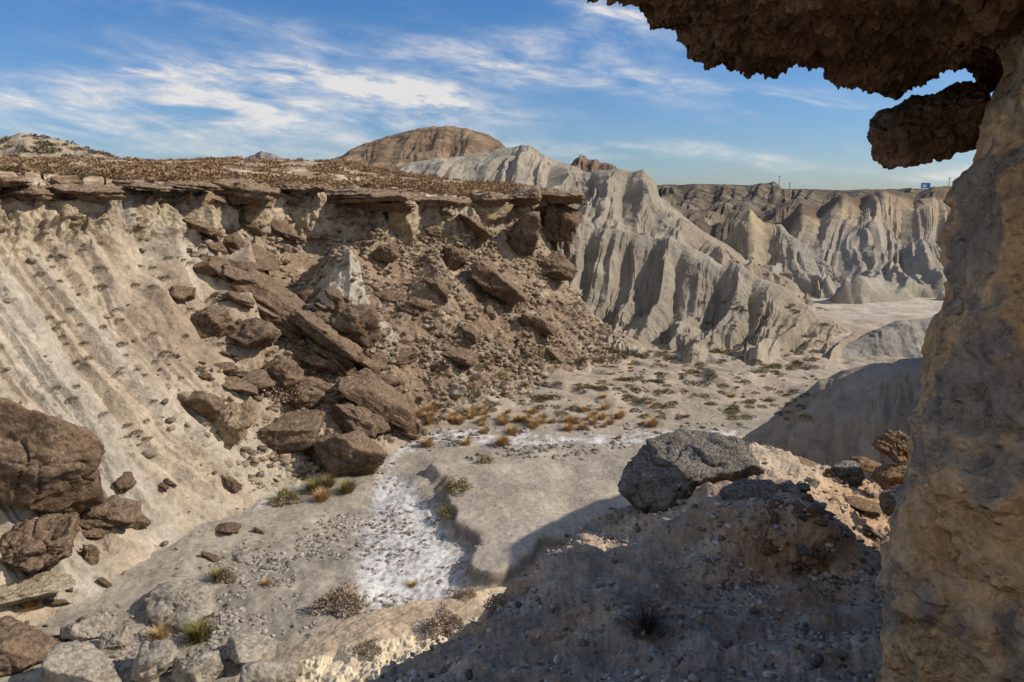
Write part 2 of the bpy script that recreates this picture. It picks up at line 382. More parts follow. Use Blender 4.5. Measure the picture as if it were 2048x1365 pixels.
# ---------------------------------------------------------------- generic gullied ridge
def ridge(name, rows, px0, px1, nu, nv, crest, freq, slant, amp, colf, mat, label, cat, bvh=0, seed=0, sm=4, na=1.0, bend=.2, fan=None, e=0, foot=.5, env0=.28, bigf=.5):
    X, U, W = loft(rows, px0, px1, nu, nv, sm)
    n = normals(X)
    v = np.clip(W/crest, 0, 1)
    Uf = U if fan is None else fan[0]+(U-fan[0])/(1+fan[1]*(1-v))
    wp = fbm(V3(Uf*freq*.6, W*.35, seed), 3); wl = fbm(V3(Uf*freq*1.1, W*1.3, seed+3), 3)
    t = Uf*freq+slant*(1-v)+bend*wp+seed*.37
    tb = t*bigf+.35*fbm(V3(Uf*freq*.5, W*.6, seed+13), 2)+.22*wl+.12*seed
    B1 = tri(tb, .75)
    E1 = esample(ER[e], 16, t*1.15+.10*wl, v); E2 = esample(ER[(e+1) % 3], 16, t*3.3+.45*wl+1.2*B1, v)
    low = ss(.95, .25, v)
    env = (foot+(1-foot)*ss(0, .22, v))*ss(crest+1, crest+.1, W)
    am = amp*(.75+.9*np.clip(fbm(V3(U*freq*.5, W*.4, seed+9), 2), -.5, .6))
    dsp = am*env*(1.25*low*(B1-.5)+(.26+.34*ss(0, .5, v))*ss(1.0, .80, v)*(E1+.45)+env0*(E1+.45)*ss(.7, 1, v)+.17*(E2+.45)*(.4+.6*ss(1, .8, v)))
    dsp = dsp+na*(.30*amp*fbm(X*.3/max(amp, .1)+seed, 3)+.03*amp*fbm(X*2.2/max(amp, .1), 3))
    X = X+n*dsp[..., None]
    X[..., 2] -= .5*amp*ss(.45, 0, W)
    ew = min(70, (px1-px0)*.08)
    if px1 < 1900: X[..., 2] -= amp*.9*ss(px1-ew, px1, U)
    C = colf(X, U, W, v, np.clip(.5*(E1+1)+.5*B1, 0, 1), E2+1)
    structure(name, X, C, mat, label, cat, bvh)
    return X, U, W

def col_fins(X, U, W, v, big, sec):
    c = mix((.36, .315, .25), (.43, .38, .305), ss(-.3, .4, fbm(X*.2, 3)))
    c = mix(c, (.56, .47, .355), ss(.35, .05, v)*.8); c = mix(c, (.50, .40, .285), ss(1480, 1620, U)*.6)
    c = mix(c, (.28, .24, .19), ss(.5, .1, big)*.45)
    return c
R = [
 [(1020, 720, 62), (1200, 715, 63), (1330, 732, 59.5), (1450, 742, 58.5), (1560, 752, 57), (1700, 752, 57.5), (1790, 728, 60.5), (1850, 728, 60.5)],
 [(1020, 690, 67), (1200, 690, 67), (1330, 706, 65), (1450, 700, 64.5), (1560, 706, 63.5), (1660, 714, 63.5), (1760, 710, 65), (1850, 714, 63.5)],
 [(1020, 570, 75), (1140, 585, 74), (1290, 618, 72), (1380, 632, 70.5), (1480, 640, 69), (1560, 660, 68), (1660, 686, 69), (1760, 702, 69), (1850, 706, 67)],
 [(1020, 430, 86), (1060, 418, 86), (1095, 413, 86), (1140, 438, 85), (1180, 462, 84), (1290, 464, 83), (1340, 478, 81.5), (1380, 500, 80), (1450, 536, 78), (1500, 548, 77), (1560, 578, 76.5), (1600, 608, 76), (1660, 648, 75.5), (1700, 665, 75), (1760, 688, 74), (1850, 702, 71)],
 [(1020, 470, 92), (1200, 505, 90), (1340, 530, 88), (1500, 590, 85), (1660, 670, 82), (1850, 712, 75)],
 [(1020, 560, 98), (1340, 600, 96), (1660, 690, 88), (1850, 720, 80)],
]
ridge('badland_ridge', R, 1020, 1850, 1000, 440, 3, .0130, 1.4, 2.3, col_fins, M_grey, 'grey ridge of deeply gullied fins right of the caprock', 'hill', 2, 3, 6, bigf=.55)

def col_peak(X, U, W, v, big, sec):
    c = mix((.40, .35, .28), (.48, .42, .33), ss(-.3, .4, fbm(X*.1, 3)))
    c = mix(c, (.58, .51, .40), ss(1060, 960, U)*.7); c = mix(c, (.42, .33, .235), ss(1300, 1400, U)*.6)
    return mix(c, (.29, .25, .20), ss(.5, .1, big)*.45)
R = [
 [(700, 470, 94), (1000, 500, 92), (1300, 560, 88), (1640, 620, 86)],
 [(700, 420, 105), (1000, 430, 103), (1200, 455, 99), (1300, 500, 96), (1640, 600, 90)],
 [(700, 370, 132), (780, 345, 132), (820, 326, 134), (880, 320, 134), (930, 318, 134), (960, 308, 133), (1000, 302, 131), (1045, 296, 130), (1075, 308, 128), (1130, 333, 126), (1165, 352, 124), (1200, 347, 122), (1255, 354, 120), (1285, 349, 118), (1303, 372, 115), (1315, 402, 113), (1350, 424, 111), (1400, 458, 107), (1440, 488, 104), (1480, 515, 101), (1560, 560, 98), (1640, 600, 96)],
 [(700, 400, 155), (1045, 350, 160), (1285, 400, 145), (1640, 610, 115)],
]
ridge('pale_ridge', R, 700, 1640, 900, 280, 2, .0105, .9, 3.6, col_peak, M_grey, 'pale sharp-crested ridge behind the plateau edge', 'hill', 0, 11, 2, e=1, env0=.15, bigf=.6)

def col_mesa(X, U, W, v, big, sec):
    b = pn(V3(X[..., 2]*.35, U*.003, 3))
    c = mix((.225, .155, .10), (.30, .215, .14), ss(-.3, .3, b+.8*fbm(X*.05, 3)))
    return mix(c, (.20, .14, .092), ss(940, 1010, U)*.5)
R = [
 [(560, 390, 200), (1120, 400, 200)],
 [(560, 340, 235), (700, 335, 235), (850, 330, 235), (1000, 335, 235), (1120, 350, 235)],
 [(560, 335, 290), (640, 330, 290), (680, 320, 290), (700, 303, 294), (740, 284, 300), (800, 268, 304), (850, 258, 308), (880, 254, 308), (930, 257, 308), (975, 273, 304), (1000, 290, 300), (1016, 303, 295), (1060, 320, 290), (1120, 345, 290)],
 [(560, 345, 340), (850, 275, 360), (1120, 350, 340)],
]
ridge('brown_mesa', R, 560, 1120, 600, 220, 2, .013, .8, 2.4, col_mesa, M_far, 'large brown layered mesa on the skyline', 'hill', 0, 21, 2, na=1.2, e=2, env0=.1)
def col_hill(X, U, W, v, big, sec):
    return mix((.38, .30, .21), (.44, .36, .26), ss(-.3, .3, fbm(X*.1, 3)))
R = [
 [(-300, 350, 110), (330, 350, 110)], [(-300, 335, 125), (330, 340, 125)],
 [(-300, 320, 150), (-150, 300, 150), (0, 278, 150), (40, 269, 150), (95, 275, 150), (150, 291, 150), (200, 308, 150), (260, 324, 150), (330, 335, 150)],
 [(-300, 340, 180), (330, 345, 180)]]
Xh, Uh, Wh = ridge('rounded_hill', R, -300, 330, 360, 140, 2, .01, .3, .8, col_hill, M_far, 'rounded tan hill dotted with scrub at left', 'hill', 0, 31, 4)
R = [[(440, 335, 380), (610, 335, 380)], [(440, 328, 420), (480, 321, 420), (500, 314, 420), (522, 304, 420), (545, 310, 420), (575, 322, 420), (610, 328, 420)], [(440, 340, 470), (610, 340, 470)]]
ridge('distant_peak', R, 440, 610, 120, 60, 1, .04, .3, 2, lambda X, U, W, v, b, s: np.ones(X.shape)*np.array((.26, .235, .21)), M_far, 'small grey distant peak left of the brown mesa', 'hill', 0, 41, 1)
R = [[(1080, 400, 250), (1300, 400, 250)], [(1080, 350, 300), (1130, 340, 300), (1150, 322, 300), (1170, 317, 300), (1200, 327, 300), (1245, 348, 300), (1300, 365, 300)], [(1080, 400, 340), (1300, 400, 340)]]
ridge('distant_peak', R, 1080, 1300, 160, 90, 1, .03, .3, 3, lambda X, U, W, v, b, s: np.ones(X.shape)*np.array((.19, .135, .095)), M_far, 'small dark brown peak right of the pale ridge', 'hill', 0, 43, 1)
def col_dark(X, U, W, v, big, sec):
    c = mix((.11, .088, .062), (.20, .165, .12), ss(-.2, .3, fbm(X*.06, 4)))
    return mix(c, (.26, .225, .175), ss(.5, .2, v)*.5)
R = [
 [(1240, 470, 200), (2300, 470, 200)], [(1240, 430, 240), (2300, 430, 240)], [(1240, 400, 330), (2300, 402, 330)],
 [(1240, 376, 450), (1310, 372, 450), (1400, 369, 450), (1500, 372, 450), (1530, 369, 450), (1547, 365, 450), (1565, 380, 450), (1700, 382, 450), (1850, 379, 450), (2000, 380, 450), (2300, 380, 450)],
 [(1240, 390, 600), (2300, 390, 600)]]
ridge('distant_plateau', R, 1240, 2300, 900, 240, 3, .016, .8, 6, col_dark, M_far, 'dark scrub-covered distant plateau on the right skyline', 'hill', 2, 51, 2, na=.3, env0=.1)
def col_mid(X, U, W, v, big, sec):
    c = mix((.22, .19, .15), (.32, .28, .22), ss(-.3, .3, fbm(X*.08, 3)+.5*(big-.5)))
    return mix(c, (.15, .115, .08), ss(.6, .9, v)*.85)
R = [
 [(1260, 560, 140), (2000, 560, 140)], [(1260, 520, 150), (2000, 520, 150)], [(1260, 460, 172), (2000, 460, 172)],
 [(1260, 405, 214), (1310, 396, 216), (1360, 414, 210), (1400, 424, 206), (1450, 410, 210), (1490, 430, 203), (1530, 434, 200), (1570, 414, 204), (1600, 404, 206), (1640, 416, 203), (1700, 406, 204), (2000, 406, 204)],
 [(1260, 430, 260), (2000, 430, 260)]]
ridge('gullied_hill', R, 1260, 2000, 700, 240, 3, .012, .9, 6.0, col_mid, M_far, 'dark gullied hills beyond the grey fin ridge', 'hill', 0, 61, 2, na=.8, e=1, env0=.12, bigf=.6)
R = [
 [(1330, 560, 120), (1640, 570, 118)], [(1330, 545, 128), (1640, 560, 124)],
 [(1330, 470, 156), (1370, 448, 159), (1400, 438, 161), (1430, 456, 157), (1460, 440, 161), (1500, 454, 158), (1560, 478, 152), (1640, 530, 138)],
 [(1330, 500, 185), (1640, 550, 170)]]
ridge('gullied_hill', R, 1330, 1640, 420, 200, 2, .014, .5, 4.0, col_mid, M_far, 'smaller grey-brown gullied hill left of the pale spired hill', 'hill', 0, 66, 2, na=.8, env0=.12)
def col_spire(X, U, W, v, big, sec):
    c = mix((.44, .37, .265), (.50, .42, .305), ss(-.3, .3, fbm(X*.1, 3)))
    c = mix(c, (.40, .365, .31), ss(1540, 1620, U)*.9)
    return mix(c, (.56, .43, .26), ss(.75, 1, v)*ss(60, 10, np.abs(U-1505)))
R = [
 [(1360, 590, 104), (1760, 600, 102)], [(1360, 560, 110), (1450, 560, 110), (1600, 560, 108), (1760, 585, 106)],
 [(1360, 545, 118), (1400, 520, 124), (1440, 492, 128), (1470, 462, 131), (1488, 440, 131), (1500, 426, 131), (1512, 440, 131), (1530, 450, 131), (1560, 452, 132), (1575, 474, 128), (1610, 496, 124), (1660, 545, 118), (1760, 590, 110)],
 [(1360, 560, 140), (1500, 480, 150), (1760, 595, 125)]]
ridge('pale_spired_hill', R, 1360, 1760, 460, 220, 2, .014, .2, 2.6, col_spire, M_grey, 'pale hill with an ochre pointed spire', 'hill', 0, 71, 1, fan=(1505, 1.0), env0=.1, bigf=.7)
def col_rb(X, U, W, v, big, sec):
    c = mix((.40, .36, .295), (.47, .42, .345), ss(-.3, .3, fbm(X*.1, 3)+.4*(big-.5)))
    c = mix(c, (.50, .39, .26), ss(.76, .93, v)*.85)
    return mix(c, (.22, .16, .11), ss(2.8, 3.05, W)*.9)
R = [
 [(1480, 612, 97), (1640, 624, 93), (1800, 612, 95), (2250, 604, 97)],
 [(1480, 582, 104), (1560, 592, 101), (1640, 606, 98), (1720, 599, 99), (1800, 590, 101), (2250, 582, 103)],
 [(1480, 568, 113), (1560, 545, 116), (1640, 532, 118), (1720, 528, 118), (1800, 524, 118), (2250, 512, 118)],
 [(1480, 555, 134), (1540, 515, 140), (1575, 470, 146), (1605, 436, 150), (1640, 446, 149), (1685, 404, 154), (1720, 422, 152), (1765, 394, 156), (1800, 400, 155), (1830, 412, 153), (1865, 390, 156), (1900, 400, 155), (2250, 396, 155)],
 [(1480, 580, 170), (1600, 440, 190), (1900, 410, 200), (2250, 400, 200)], [(1480, 600, 210), (2250, 420, 225)]]
ridge('badland_hill', R, 1480, 2250, 900, 420, 3, .0115, .1, 5.4, col_rb, M_grey, 'grey badland hill with fanning gullies at right', 'hill', 0, 83, 2, fan=(1745, 1.2), e=0, foot=.6, env0=.1, bigf=.62)
def col_md(X, U, W, v, big, sec): return mix((.40, .365, .305), (.46, .415, .34), ss(-.3, .3, fbm(X*.2, 3)))
R = [
 [(1640, 740, 57.5, -.5), (1900, 770, 54, -.5), (2200, 770, 54, -.5)],
 [(1640, 722, 61), (1760, 728, 60), (1900, 742, 58), (2200, 742, 58)],
 [(1640, 718, 63), (1690, 692, 66), (1740, 665, 68), (1790, 646, 69), (1840, 638, 70), (1900, 634, 70), (2200, 620, 70)],
 [(1640, 725, 70), (2200, 650, 80)], [(1640, 740, 74), (2200, 720, 86)]]
ridge('grey_mound', R, 1640, 2200, 400, 160, 2, .012, -1.0, .45, col_md, M_grey, 'low smooth grey mound beside the rock pillar', 'hill', 2, 91, 3)
def col_ds(X, U, W, v, big, sec): return mix((.40, .34, .265), (.47, .405, .325), ss(-.3, .3, fbm(X*.4, 3)))
R = [
 [(1470, 905, 38.5, -.5), (1600, 985, 33.5, -.5), (1850, 1100, 27.5, -.5), (2300, 1200, 20, -.5)],
 [(1470, 895, 39.7), (1600, 962, 34.8), (1850, 1060, 29.3), (2300, 1080, 24)],
 [(1470, 892, 39.8), (1600, 870, 36), (1700, 860, 34), (1850, 880, 31), (2000, 850, 27), (2300, 800, 22)],
 [(1470, 890, 40), (1500, 870, 40), (1545, 840, 39.5), (1600, 800, 38.5), (1640, 769, 38), (1700, 754, 37.5), (1780, 746, 36.5), (1850, 735, 35), (1885, 715, 33), (1930, 560, 28), (2050, 460, 26), (2300, 380, 24)],  # unseen crest behind the pillar raised to cast the valley floor shadow
 [(1470, 892, 44), (1700, 780, 44), (1850, 760, 42), (2050, 480, 36), (2300, 400, 30)],
 [(1470, 900, 48, -.5), (1850, 850, 50, -.5), (2300, 800, 50, -.5)]]
ridge('shaded_hillside', R, 1470, 2300, 500, 260, 3, .014, .8, .7, col_ds, M_grey, 'shaded grey hillside sloping down left behind the mound', 'hill', 2, 97, 4, e=2)

# ---------------------------------------------------------------- low ledge at the bottom
R = [
 [(450, 1430, 17.0, -.8), (600, 1450, 16.2, -.8), (800, 1410, 16.6, -.8), (1000, 1335, 18.0, -.8), (1090, 1260, 20.6, -.8)],
 [(450, 1400, 18.0), (600, 1415, 17.1), (800, 1365, 17.6), (1000, 1290, 19.4), (1060, 1245, 21.2), (1090, 1240, 22)],
 [(450, 1385, 18.4), (560, 1345, 18.3), (700, 1310, 18.6), (800, 1290, 18.9), (900, 1266, 19.5), (980, 1240, 20.3), (1040, 1212, 21.6), (1090, 1225, 22.3)],
 [(450, 1378, 18.9), (560, 1322, 19.4), (650, 1264, 20.6), (750, 1232, 21.4), (900, 1203, 22.0), (1000, 1186, 22.5), (1045, 1192, 22.4), (1090, 1218, 22.8)],
 [(450, 1378, 19.4, -.6), (600, 1270, 21.6, -.6), (700, 1225, 22.8, -.9), (900, 1190, 24.0, -1.2), (1000, 1180, 24.2, -1.2), (1090, 1210, 24, -.8)],
]
X, U, W = loft(R, 450, 1090, 460, 280, 4, lin=True)
n = normals(X)
X = X+n*((.07*fbm(X*.6, 4)+.04*fbm(X*2.5, 4)+ss(2.15, 1.8, W)*ss(0, .6, W)*.22*terrace(fbm(X*1.5+5, 4), 3))[..., None])
X[..., 2] += .2
C = mix((.64, .49, .33), (.54, .415, .285), ss(-.2, .3, fbm(X*.8, 3))); C = mix(C, (.78, .66, .47), ss(2.15, 1.9, W)*.8)
structure('low_ledge', X, C, M_floor, 'flat-topped tan soil ledge at the bottom of the picture', 'ledge', 2)
# ---------------------------------------------------------------- near mound
R = [
 [(400, 1800, 1.2), (700, 1800, 1.3), (1024, 1900, 1.0), (1600, 1900, 1.0), (2500, 1900, 1.0)],
 [(400, 1620, 3.4), (700, 1500, 3.7), (900, 1440, 3.7), (1100, 1410, 3.4), (1400, 1400, 3.2), (1700, 1400, 3.2), (2000, 1380, 3.3), (2500, 1380, 3.3)],
 [(400, 1560, 4.4), (700, 1450, 4.7), (850, 1375, 4.9), (1000, 1310, 5.2), (1170, 1230, 5.6), (1300, 1215, 5.8), (1450, 1190, 6.2), (1600, 1170, 6.5), (1700, 1200, 6.1), (2000, 1180, 5.2), (2500, 1180, 5)],
 [(400, 1530, 4.9), (700, 1420, 5.4), (780, 1363, 5.8), (900, 1288, 6.4), (1000, 1218, 7.1), (1080, 1146, 7.8), (1170, 1064, 8.4), (1230, 1040, 8.6), (1320, 1020, 8.2), (1400, 1008, 7.7), (1520, 990, 7.2), (1600, 992, 7.1), (1680, 1040, 7.3), (1750, 1110, 7.6), (2000, 1110, 7.5), (2500, 1110, 7)],
 [(400, 1530, 5.2, -.1), (700, 1420, 5.7, -.05), (780, 1366, 6.2, -.04), (900, 1290, 6.8, -.03), (1000, 1220, 7.5, -.02), (1080, 1148, 8.2, -.02), (1170, 1066, 8.9, -.02), (1230, 1040, 9.3), (1310, 1012, 9.7), (1400, 962, 10.3), (1460, 900, 10.9), (1500, 886, 11.1), (1560, 905, 11.0), (1640, 936, 10.8), (1700, 960, 10.6), (1790, 990, 10.2), (2000, 990, 9.6), (2500, 960, 9)],
 [(400, 1560, 6.5, -1.5), (700, 1450, 7, -1.4), (900, 1320, 8.2, -1.5), (1000, 1250, 9, -1.5), (1170, 1100, 10.6, -1.4), (1310, 1040, 11.5, -1.5), (1500, 930, 13, -1.3), (1700, 980, 12.6, -1.3), (2000, 1000, 12, -1.2), (2500, 960, 12, -1.2)],
 [(400, 1620, 10, -3), (700, 1480, 11, -3), (1000, 1290, 14, -3.5), (1310, 1120, 17, -4), (1500, 1080, 19, -4), (1700, 1060, 19, -3), (2000, 1040, 18, -2), (2500, 1000, 17, -1)],
 [(400, 1500, 16, -3), (1000, 1300, 20, -3), (1310, 1150, 24, -4), (1500, 1100, 26, -4), (2000, 1100, 24, -3), (2500, 1100, 22, -2)],
]
X, U, W = loft(R, 400, 2500, 1000, 560, 7)
n = normals(X)
X = X+n*((.14*fbm(X*.9, 4)*ss(.8, 1.5, W)+.06*fbm(X*3.2, 4)+.02*fbm(X*9, 4, ridged=True)+.06*terrace(fbm(X*1.6+3, 3), 3)+ss(4.2, 5.2, W)*.4*fbm(X*.5, 4))[..., None])
nB = fbm(X*1.1, 4)
C = mix((.36, .27, .19), (.48, .37, .265), ss(-.3, .3, nB)); C = mix(C, (.48, .29, .15), ss(.15, .5, fbm(X*.9+8, 4))*.55)
C = mix(C, (.47, .38, .275), ss(3.1, 3.5, W)*.85)  # sunlit top of the mound painted in as a lighter tan
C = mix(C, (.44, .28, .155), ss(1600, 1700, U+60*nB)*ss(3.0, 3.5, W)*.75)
structure('near_mound', X, C, M_near, 'shaded gravelly foreground mound', 'mound', 3)
SURF['mound'] = (X, W, U)

BV = BVHTree.FromPolygons(np.concatenate(bv_v).tolist(), np.concatenate(bv_f).tolist())
CAM = Vector((0, 0, CZ))
def hit(px, py):
    d = Vector(ray(px, py).tolist()).normalized()
    h = BV.ray_cast(CAM, d, 900)
    return h[0], h[1]

# ---------------------------------------------------------------- rocks
ICO = {}
def ico(s):
    if s not in ICO:
        bm = bmesh.new(); bmesh.ops.create_icosphere(bm, subdivisions=s, radius=1)
        bm.verts.ensure_lookup_table()
        ICO[s] = (np.array([v.co[:] for v in bm.verts]), np.array([[v.index for v in f.verts] for f in bm.faces])); bm.free()
    return ICO[s]
def rock_verts(seed, sx, sy, sz, sub=4, npl=15, rough=.08, strata=0, p=120, jag=.14, lo=.55):
    r_ = np.random.default_rng(seed); V, Fc = ico(sub)
    A = r_.normal(size=(npl, 3)); A /= np.linalg.norm(A, axis=1)[:, None]
    A = np.concatenate([A, [[1, 0, 0], [-1, 0, 0], [0, 1, 0], [0, -1, 0], [0, 0, 1], [0, 0, -1]]])
    A[-6:] += r_.normal(size=(6, 3))*.3; A /= np.linalg.norm(A, axis=1)[:, None]
    off = np.concatenate([r_.uniform(lo, 1.15, npl), r_.uniform(.75, 1.0, 6)])
    dt = np.maximum(V@A.T, 0)/off
    r = np.minimum((dt**p).sum(1)**(-1/p), 1.45)
    Q = V*r[:, None]*np.array([sx, sy, sz])
    s = min(sx, sy, sz); L = (sx*sy*sz)**(1/3)
    o = r_.uniform(0, 100, 3)
    nn = V/np.array([sx, sy, sz]); nn /= np.linalg.norm(nn, axis=1)[:, None]
    crack = ss(.42, .5, .5-np.abs(pn(Q/L*1.3+o+5))*1.6)
    dd = s*rough*1.4*fbm(Q/L*1.2+o, 3)+s*jag*(1.1*terrace(fbm(Q/s*np.array([.8, .8, 2.0])+o, 3), 3)+.5*fbm(Q/s*3+o, 4, .65)-1.1*crack)
    Q = Q+nn*dd[:, None]
    if strata:
        b = terrace(pn(V3(Q[:, 2]/sz*2.5+o[0], Q[:, 0]/sx*.8, Q[:, 1]/sy*.8)), 3)
        Q[:, 0] *= 1+strata*b; Q[:, 1] *= 1+strata*b
    return Q, Fc
seedc = [100]
def rock_at(center, half, mat, label, cat='boulder', name='boulder', rot=(0, 0, 0), sub=4, parent=None, group=None, **kw):
    seedc[0] += 1
    Q, Fc = rock_verts(seedc[0], *half, sub=sub, **kw)
    Rm = np.array(Euler(rot, 'XYZ').to_matrix()); Q = Q@Rm.T
    me = raw_mesh(name, Q, Fc, mat)
    o = link(name, me, parent); o.location = center
    if not parent:
        o['label'] = label; o['category'] = cat
        if group: o['group'] = group
    return o
def rock(x0, x1, y0, y1, mat, label, tilt=0, cat='boulder', name='boulder', depth=None, yaw=0, sub=5, d=None, grow=1.12, pitch=0, **kw):
    cx, cy = (x0+x1)/2, (y0+y1)/2
    if d is None:
        a = hit(cx, y1-.1*(y1-y0))[0]; b = hit(cx, cy)[0]
        a = a or b or Vector((0, 25, 0)); b = b or a
        d = .6*a.y+.4*b.y
    c = P(cx, cy, d); dist = d/ct
    t = math.radians(tilt); w, h = (x1-x0)/2, (y1-y0)/2
    if abs(tilt) > 1:
        L = max((w-h*abs(math.tan(t))*.35)/max(math.cos(t), .3), w*.7)
        T = max(h*.40, (h-L*abs(math.sin(t)))/max(math.cos(t), .3)) if abs(tilt) > 12 else h*.9
        w, h = L, T
    sx = w*dist/F*grow; sz = h*dist/F*grow; sy = depth if depth else (sx*.8 if sz < sx*.6 else (sx+sz)/2*.9)
    return rock_at(tuple(c), (sx, sy, sz), mat, label, cat, name, (math.radians(pitch), t, math.radians(yaw)), sub, **kw)
B = R_brown
SL = dict(cat='rock slab', name='rock_slab', npl=6, lo=.8)
rock(-100, 186, 803, 1020, B, 'huge brown boulder at the left edge half way down the slope', yaw=10, sub=6, tilt=6, grow=1.06, jag=.09, rough=.06, npl=10, lo=.72)
rock(-40, 185, 1045, 1130, B, 'layered brown rock ledge under the huge left boulder', strata=.2, name='rock_ledge', cat='rock ledge', sub=6, jag=.2)
rock(383, 470, 610, 682, B, 'rounded dark boulder high on the left talus', yaw=20)
rock(480, 625, 545, 650, B, 'long thin slab tilted down right, uppermost of the slab line', tilt=36, strata=.12, **SL)
rock(590, 705, 622, 712, B, 'second tilted slab of the line, touching the long thin slab', tilt=38, strata=.12, **SL)
rock(652, 765, 592, 700, B, 'broad brown boulder right of the tilted slabs', yaw=-20, tilt=14)
rock(694, 765, 695, 748, B, 'small dark slab tilted at the lower end of the slab line', tilt=35, **SL)
rock(518, 612, 712, 795, B, 'upright angular brown boulder above the flat block', tilt=-12)
rock(690, 835, 750, 850, B, 'thick tilted slab leaning above the stream boulders', tilt=34, **SL)
rock(655, 785, 790, 905, B, 'massive jagged boulder under the thick tilted slab', tilt=20)
rock(415, 505, 806, 884, R_ochre, 'orange-tan block left of the flat slab')
rock(512, 642, 838, 888, B, 'flat rectangular slab resting beside the orange-tan block', tilt=-4, strata=.08, cat='rock slab', name='rock_slab', npl=2, lo=.9)
rock(632, 768, 855, 968, B, 'large brown boulder standing at the head of the white salt', tilt=18, npl=9, lo=.7)
rock(878, 932, 488, 545, B, 'angular boulder below the rim left of the long slab')
rock(930, 1050, 515, 618, B, 'long dark slab lying steeply below the right rim', tilt=38, strata=.12, **SL)
rock(1008, 1085, 438, 522, B, 'big dark block under the right end of the rim')
rock(1085, 1160, 405, 490, B, 'dark block closing the right end of the caprock rim', d=74)
rock(1034, 1112, 620, 676, B, 'brown boulder low on the right side of the talus', tilt=25)
rock(1066, 1142, 510, 565, B, 'dark boulder just below the big block near the grey fins')
rock(905, 985, 420, 480, B, 'dark tilted boulder close under the rim', tilt=30)
rock(850, 905, 545, 600, B, 'upright dark boulder left of the long dark slab', tilt=50)
rock(455, 560, 640, 700, B, 'brown boulder between the rounded boulder and the tilted slab', tilt=10)
rock(470, 520, 655, 695, B, 'small boulder at the foot of the rounded dark boulder')
rock(600, 690, 695, 745, B, 'low brown boulder below the second tilted slab', tilt=15)
rock(330, 385, 575, 605, B, 'small flat brown rock on the upper left talus')
rock(560, 640, 760, 830, B, 'dark boulder between the upright boulder and the jagged boulder', tilt=20)
rock(430, 520, 745, 795, B, 'half-buried brown slab above the orange-tan block', tilt=24)
rock(780, 850, 830, 870, B, 'low brown rock right of the jagged boulder')
rock(880, 960, 690, 740, B, 'brown outcrop half-buried in the middle of the talus', tilt=14)
rock(740, 800, 480, 540, B, 'brown outcrop right of the pale cone', tilt=-20)
rock(960, 1020, 545, 590, B, 'dark stone lying against the long dark slab', tilt=20)
rock(180, 285, 1002, 1045, B, 'broken flat rocks just right of the huge left boulder', tilt=12, strata=.2)
rock(252, 295, 1030, 1060, B, 'small angular stone below the broken flat rocks')
rock(150, 215, 1050, 1075, B, 'small brown stone on the layered ledge')
rock(305, 455, 1170, 1240, R_grey, 'pale grey boulder lying on the gravel floor', grow=1.1)
rock(138, 228, 1232, 1282, R_grey, 'grey block at lower left, leftmost of the pale blocks', tilt=8)
rock(198, 268, 1250, 1312, R_grey, 'angular grey block second from left near the bottom')
rock(238, 358, 1275, 1370, R_grey, 'large cracked grey block at the bottom left', tilt=-15)
rock(432, 560, 1262, 1345, R_grey, 'jagged grey boulder left of the low ledge', tilt=20)
rock(345, 445, 1305, 1375, R_grey, 'low brown-grey rock at the bottom edge')
rock(470, 600, 1325, 1400, R_grey, 'grey rock at the foot of the low ledge')
rock(-60, 130, 1255, 1330, B, 'jagged brown conglomerate outcrop in the bottom left corner', jag=.2, tilt=10, strata=.1)
rock(100, 260, 1300, 1400, R_grey, 'low grey-brown outcrop cut by the bottom edge at left', tilt=14)
rock(-20, 130, 1155, 1195, R_pale, 'low pale rock shelf at the lower left edge', strata=.15)
rock(465, 505, 1105, 1120, R_grey, 'flat small stone on the gravel above the pale boulder', sub=4)
rock(160, 200, 1090, 1130, B, 'dark stone at the right end of the layered ledge', sub=4)
rock(890, 930, 770, 800, R_grey, 'rounded grey stone at the talus foot', sub=4)
for k in range(22):
    q = (k+.5)/22; px = 400+q*430+random.uniform(-30, 30); py = 470+q*400+random.uniform(-40, 40); w_ = random.uniform(14, 40)
    if 590 < px < 740 and py < 640: continue
    rock(px-w_, px+w_, py-w_*.62, py+w_*.62, B, 'thin tilted slab in the diagonal rockfall band', random.uniform(22, 50), group='thin slabs of the diagonal rockfall band', strata=.1, yaw=random.uniform(-20, 20), sub=4, cat='rock slab', name='rock_slab', npl=8, lo=.7)
def cap(x0, x1, y0, y1, d, label, tilt=0, **kw):
    rock(x0, x1, y0, y1, R_cap, label, tilt, 'caprock', 'caprock_slab', d=d+float(rim_shift(np.array([(x0+x1)/2.]))[0][0])*.8, depth=kw.pop('depth', 1.8), strata=.2, grow=1.04, jag=.22, rough=.2, npl=9, lo=.65, **kw)
cap(10, 110, 368, 400, 36.6, 'brown caprock slab at the left end of the rim', 3)
cap(105, 240, 370, 404, 39, 'wide brown caprock slab second along the left rim', 3)
cap(-130, 30, 352, 372, 34.6, 'thin caprock slab cut by the left edge of the picture', 0)
cap(235, 340, 365, 381, 42.4, 'thin pale-topped caprock slab right of the wide slab', 4)
cap(335, 440, 365, 381, 45.5, 'thin caprock slab left of the thick dark block', 5)
cap(430, 558, 366, 412, 49.0, 'thick dark caprock block above a cliff hollow', 6)
cap(655, 835, 380, 402, 58.0, 'long flat caprock slab jutting over the paired buttresses', -1, depth=3.0)
cap(690, 822, 400, 424, 59.0, 'darker slab directly under the long flat caprock', 2)
cap(835, 940, 392, 412, 63.5, 'low caprock slab right of the paired buttresses', 3)
cap(930, 1010, 384, 414, 68.0, 'sloping caprock slab lifting to the right', -9)
cap(1005, 1085, 378, 410, 70.0, 'caprock slab second from the right end of the rim', -5)
cap(1060, 1168, 380, 408, 72.5, 'blocky caprock at the right end of the rim', 4)
cap(555, 665, 369, 387, 54.2, 'narrow caprock strip above the ochre cliff', 3, depth=1.5)
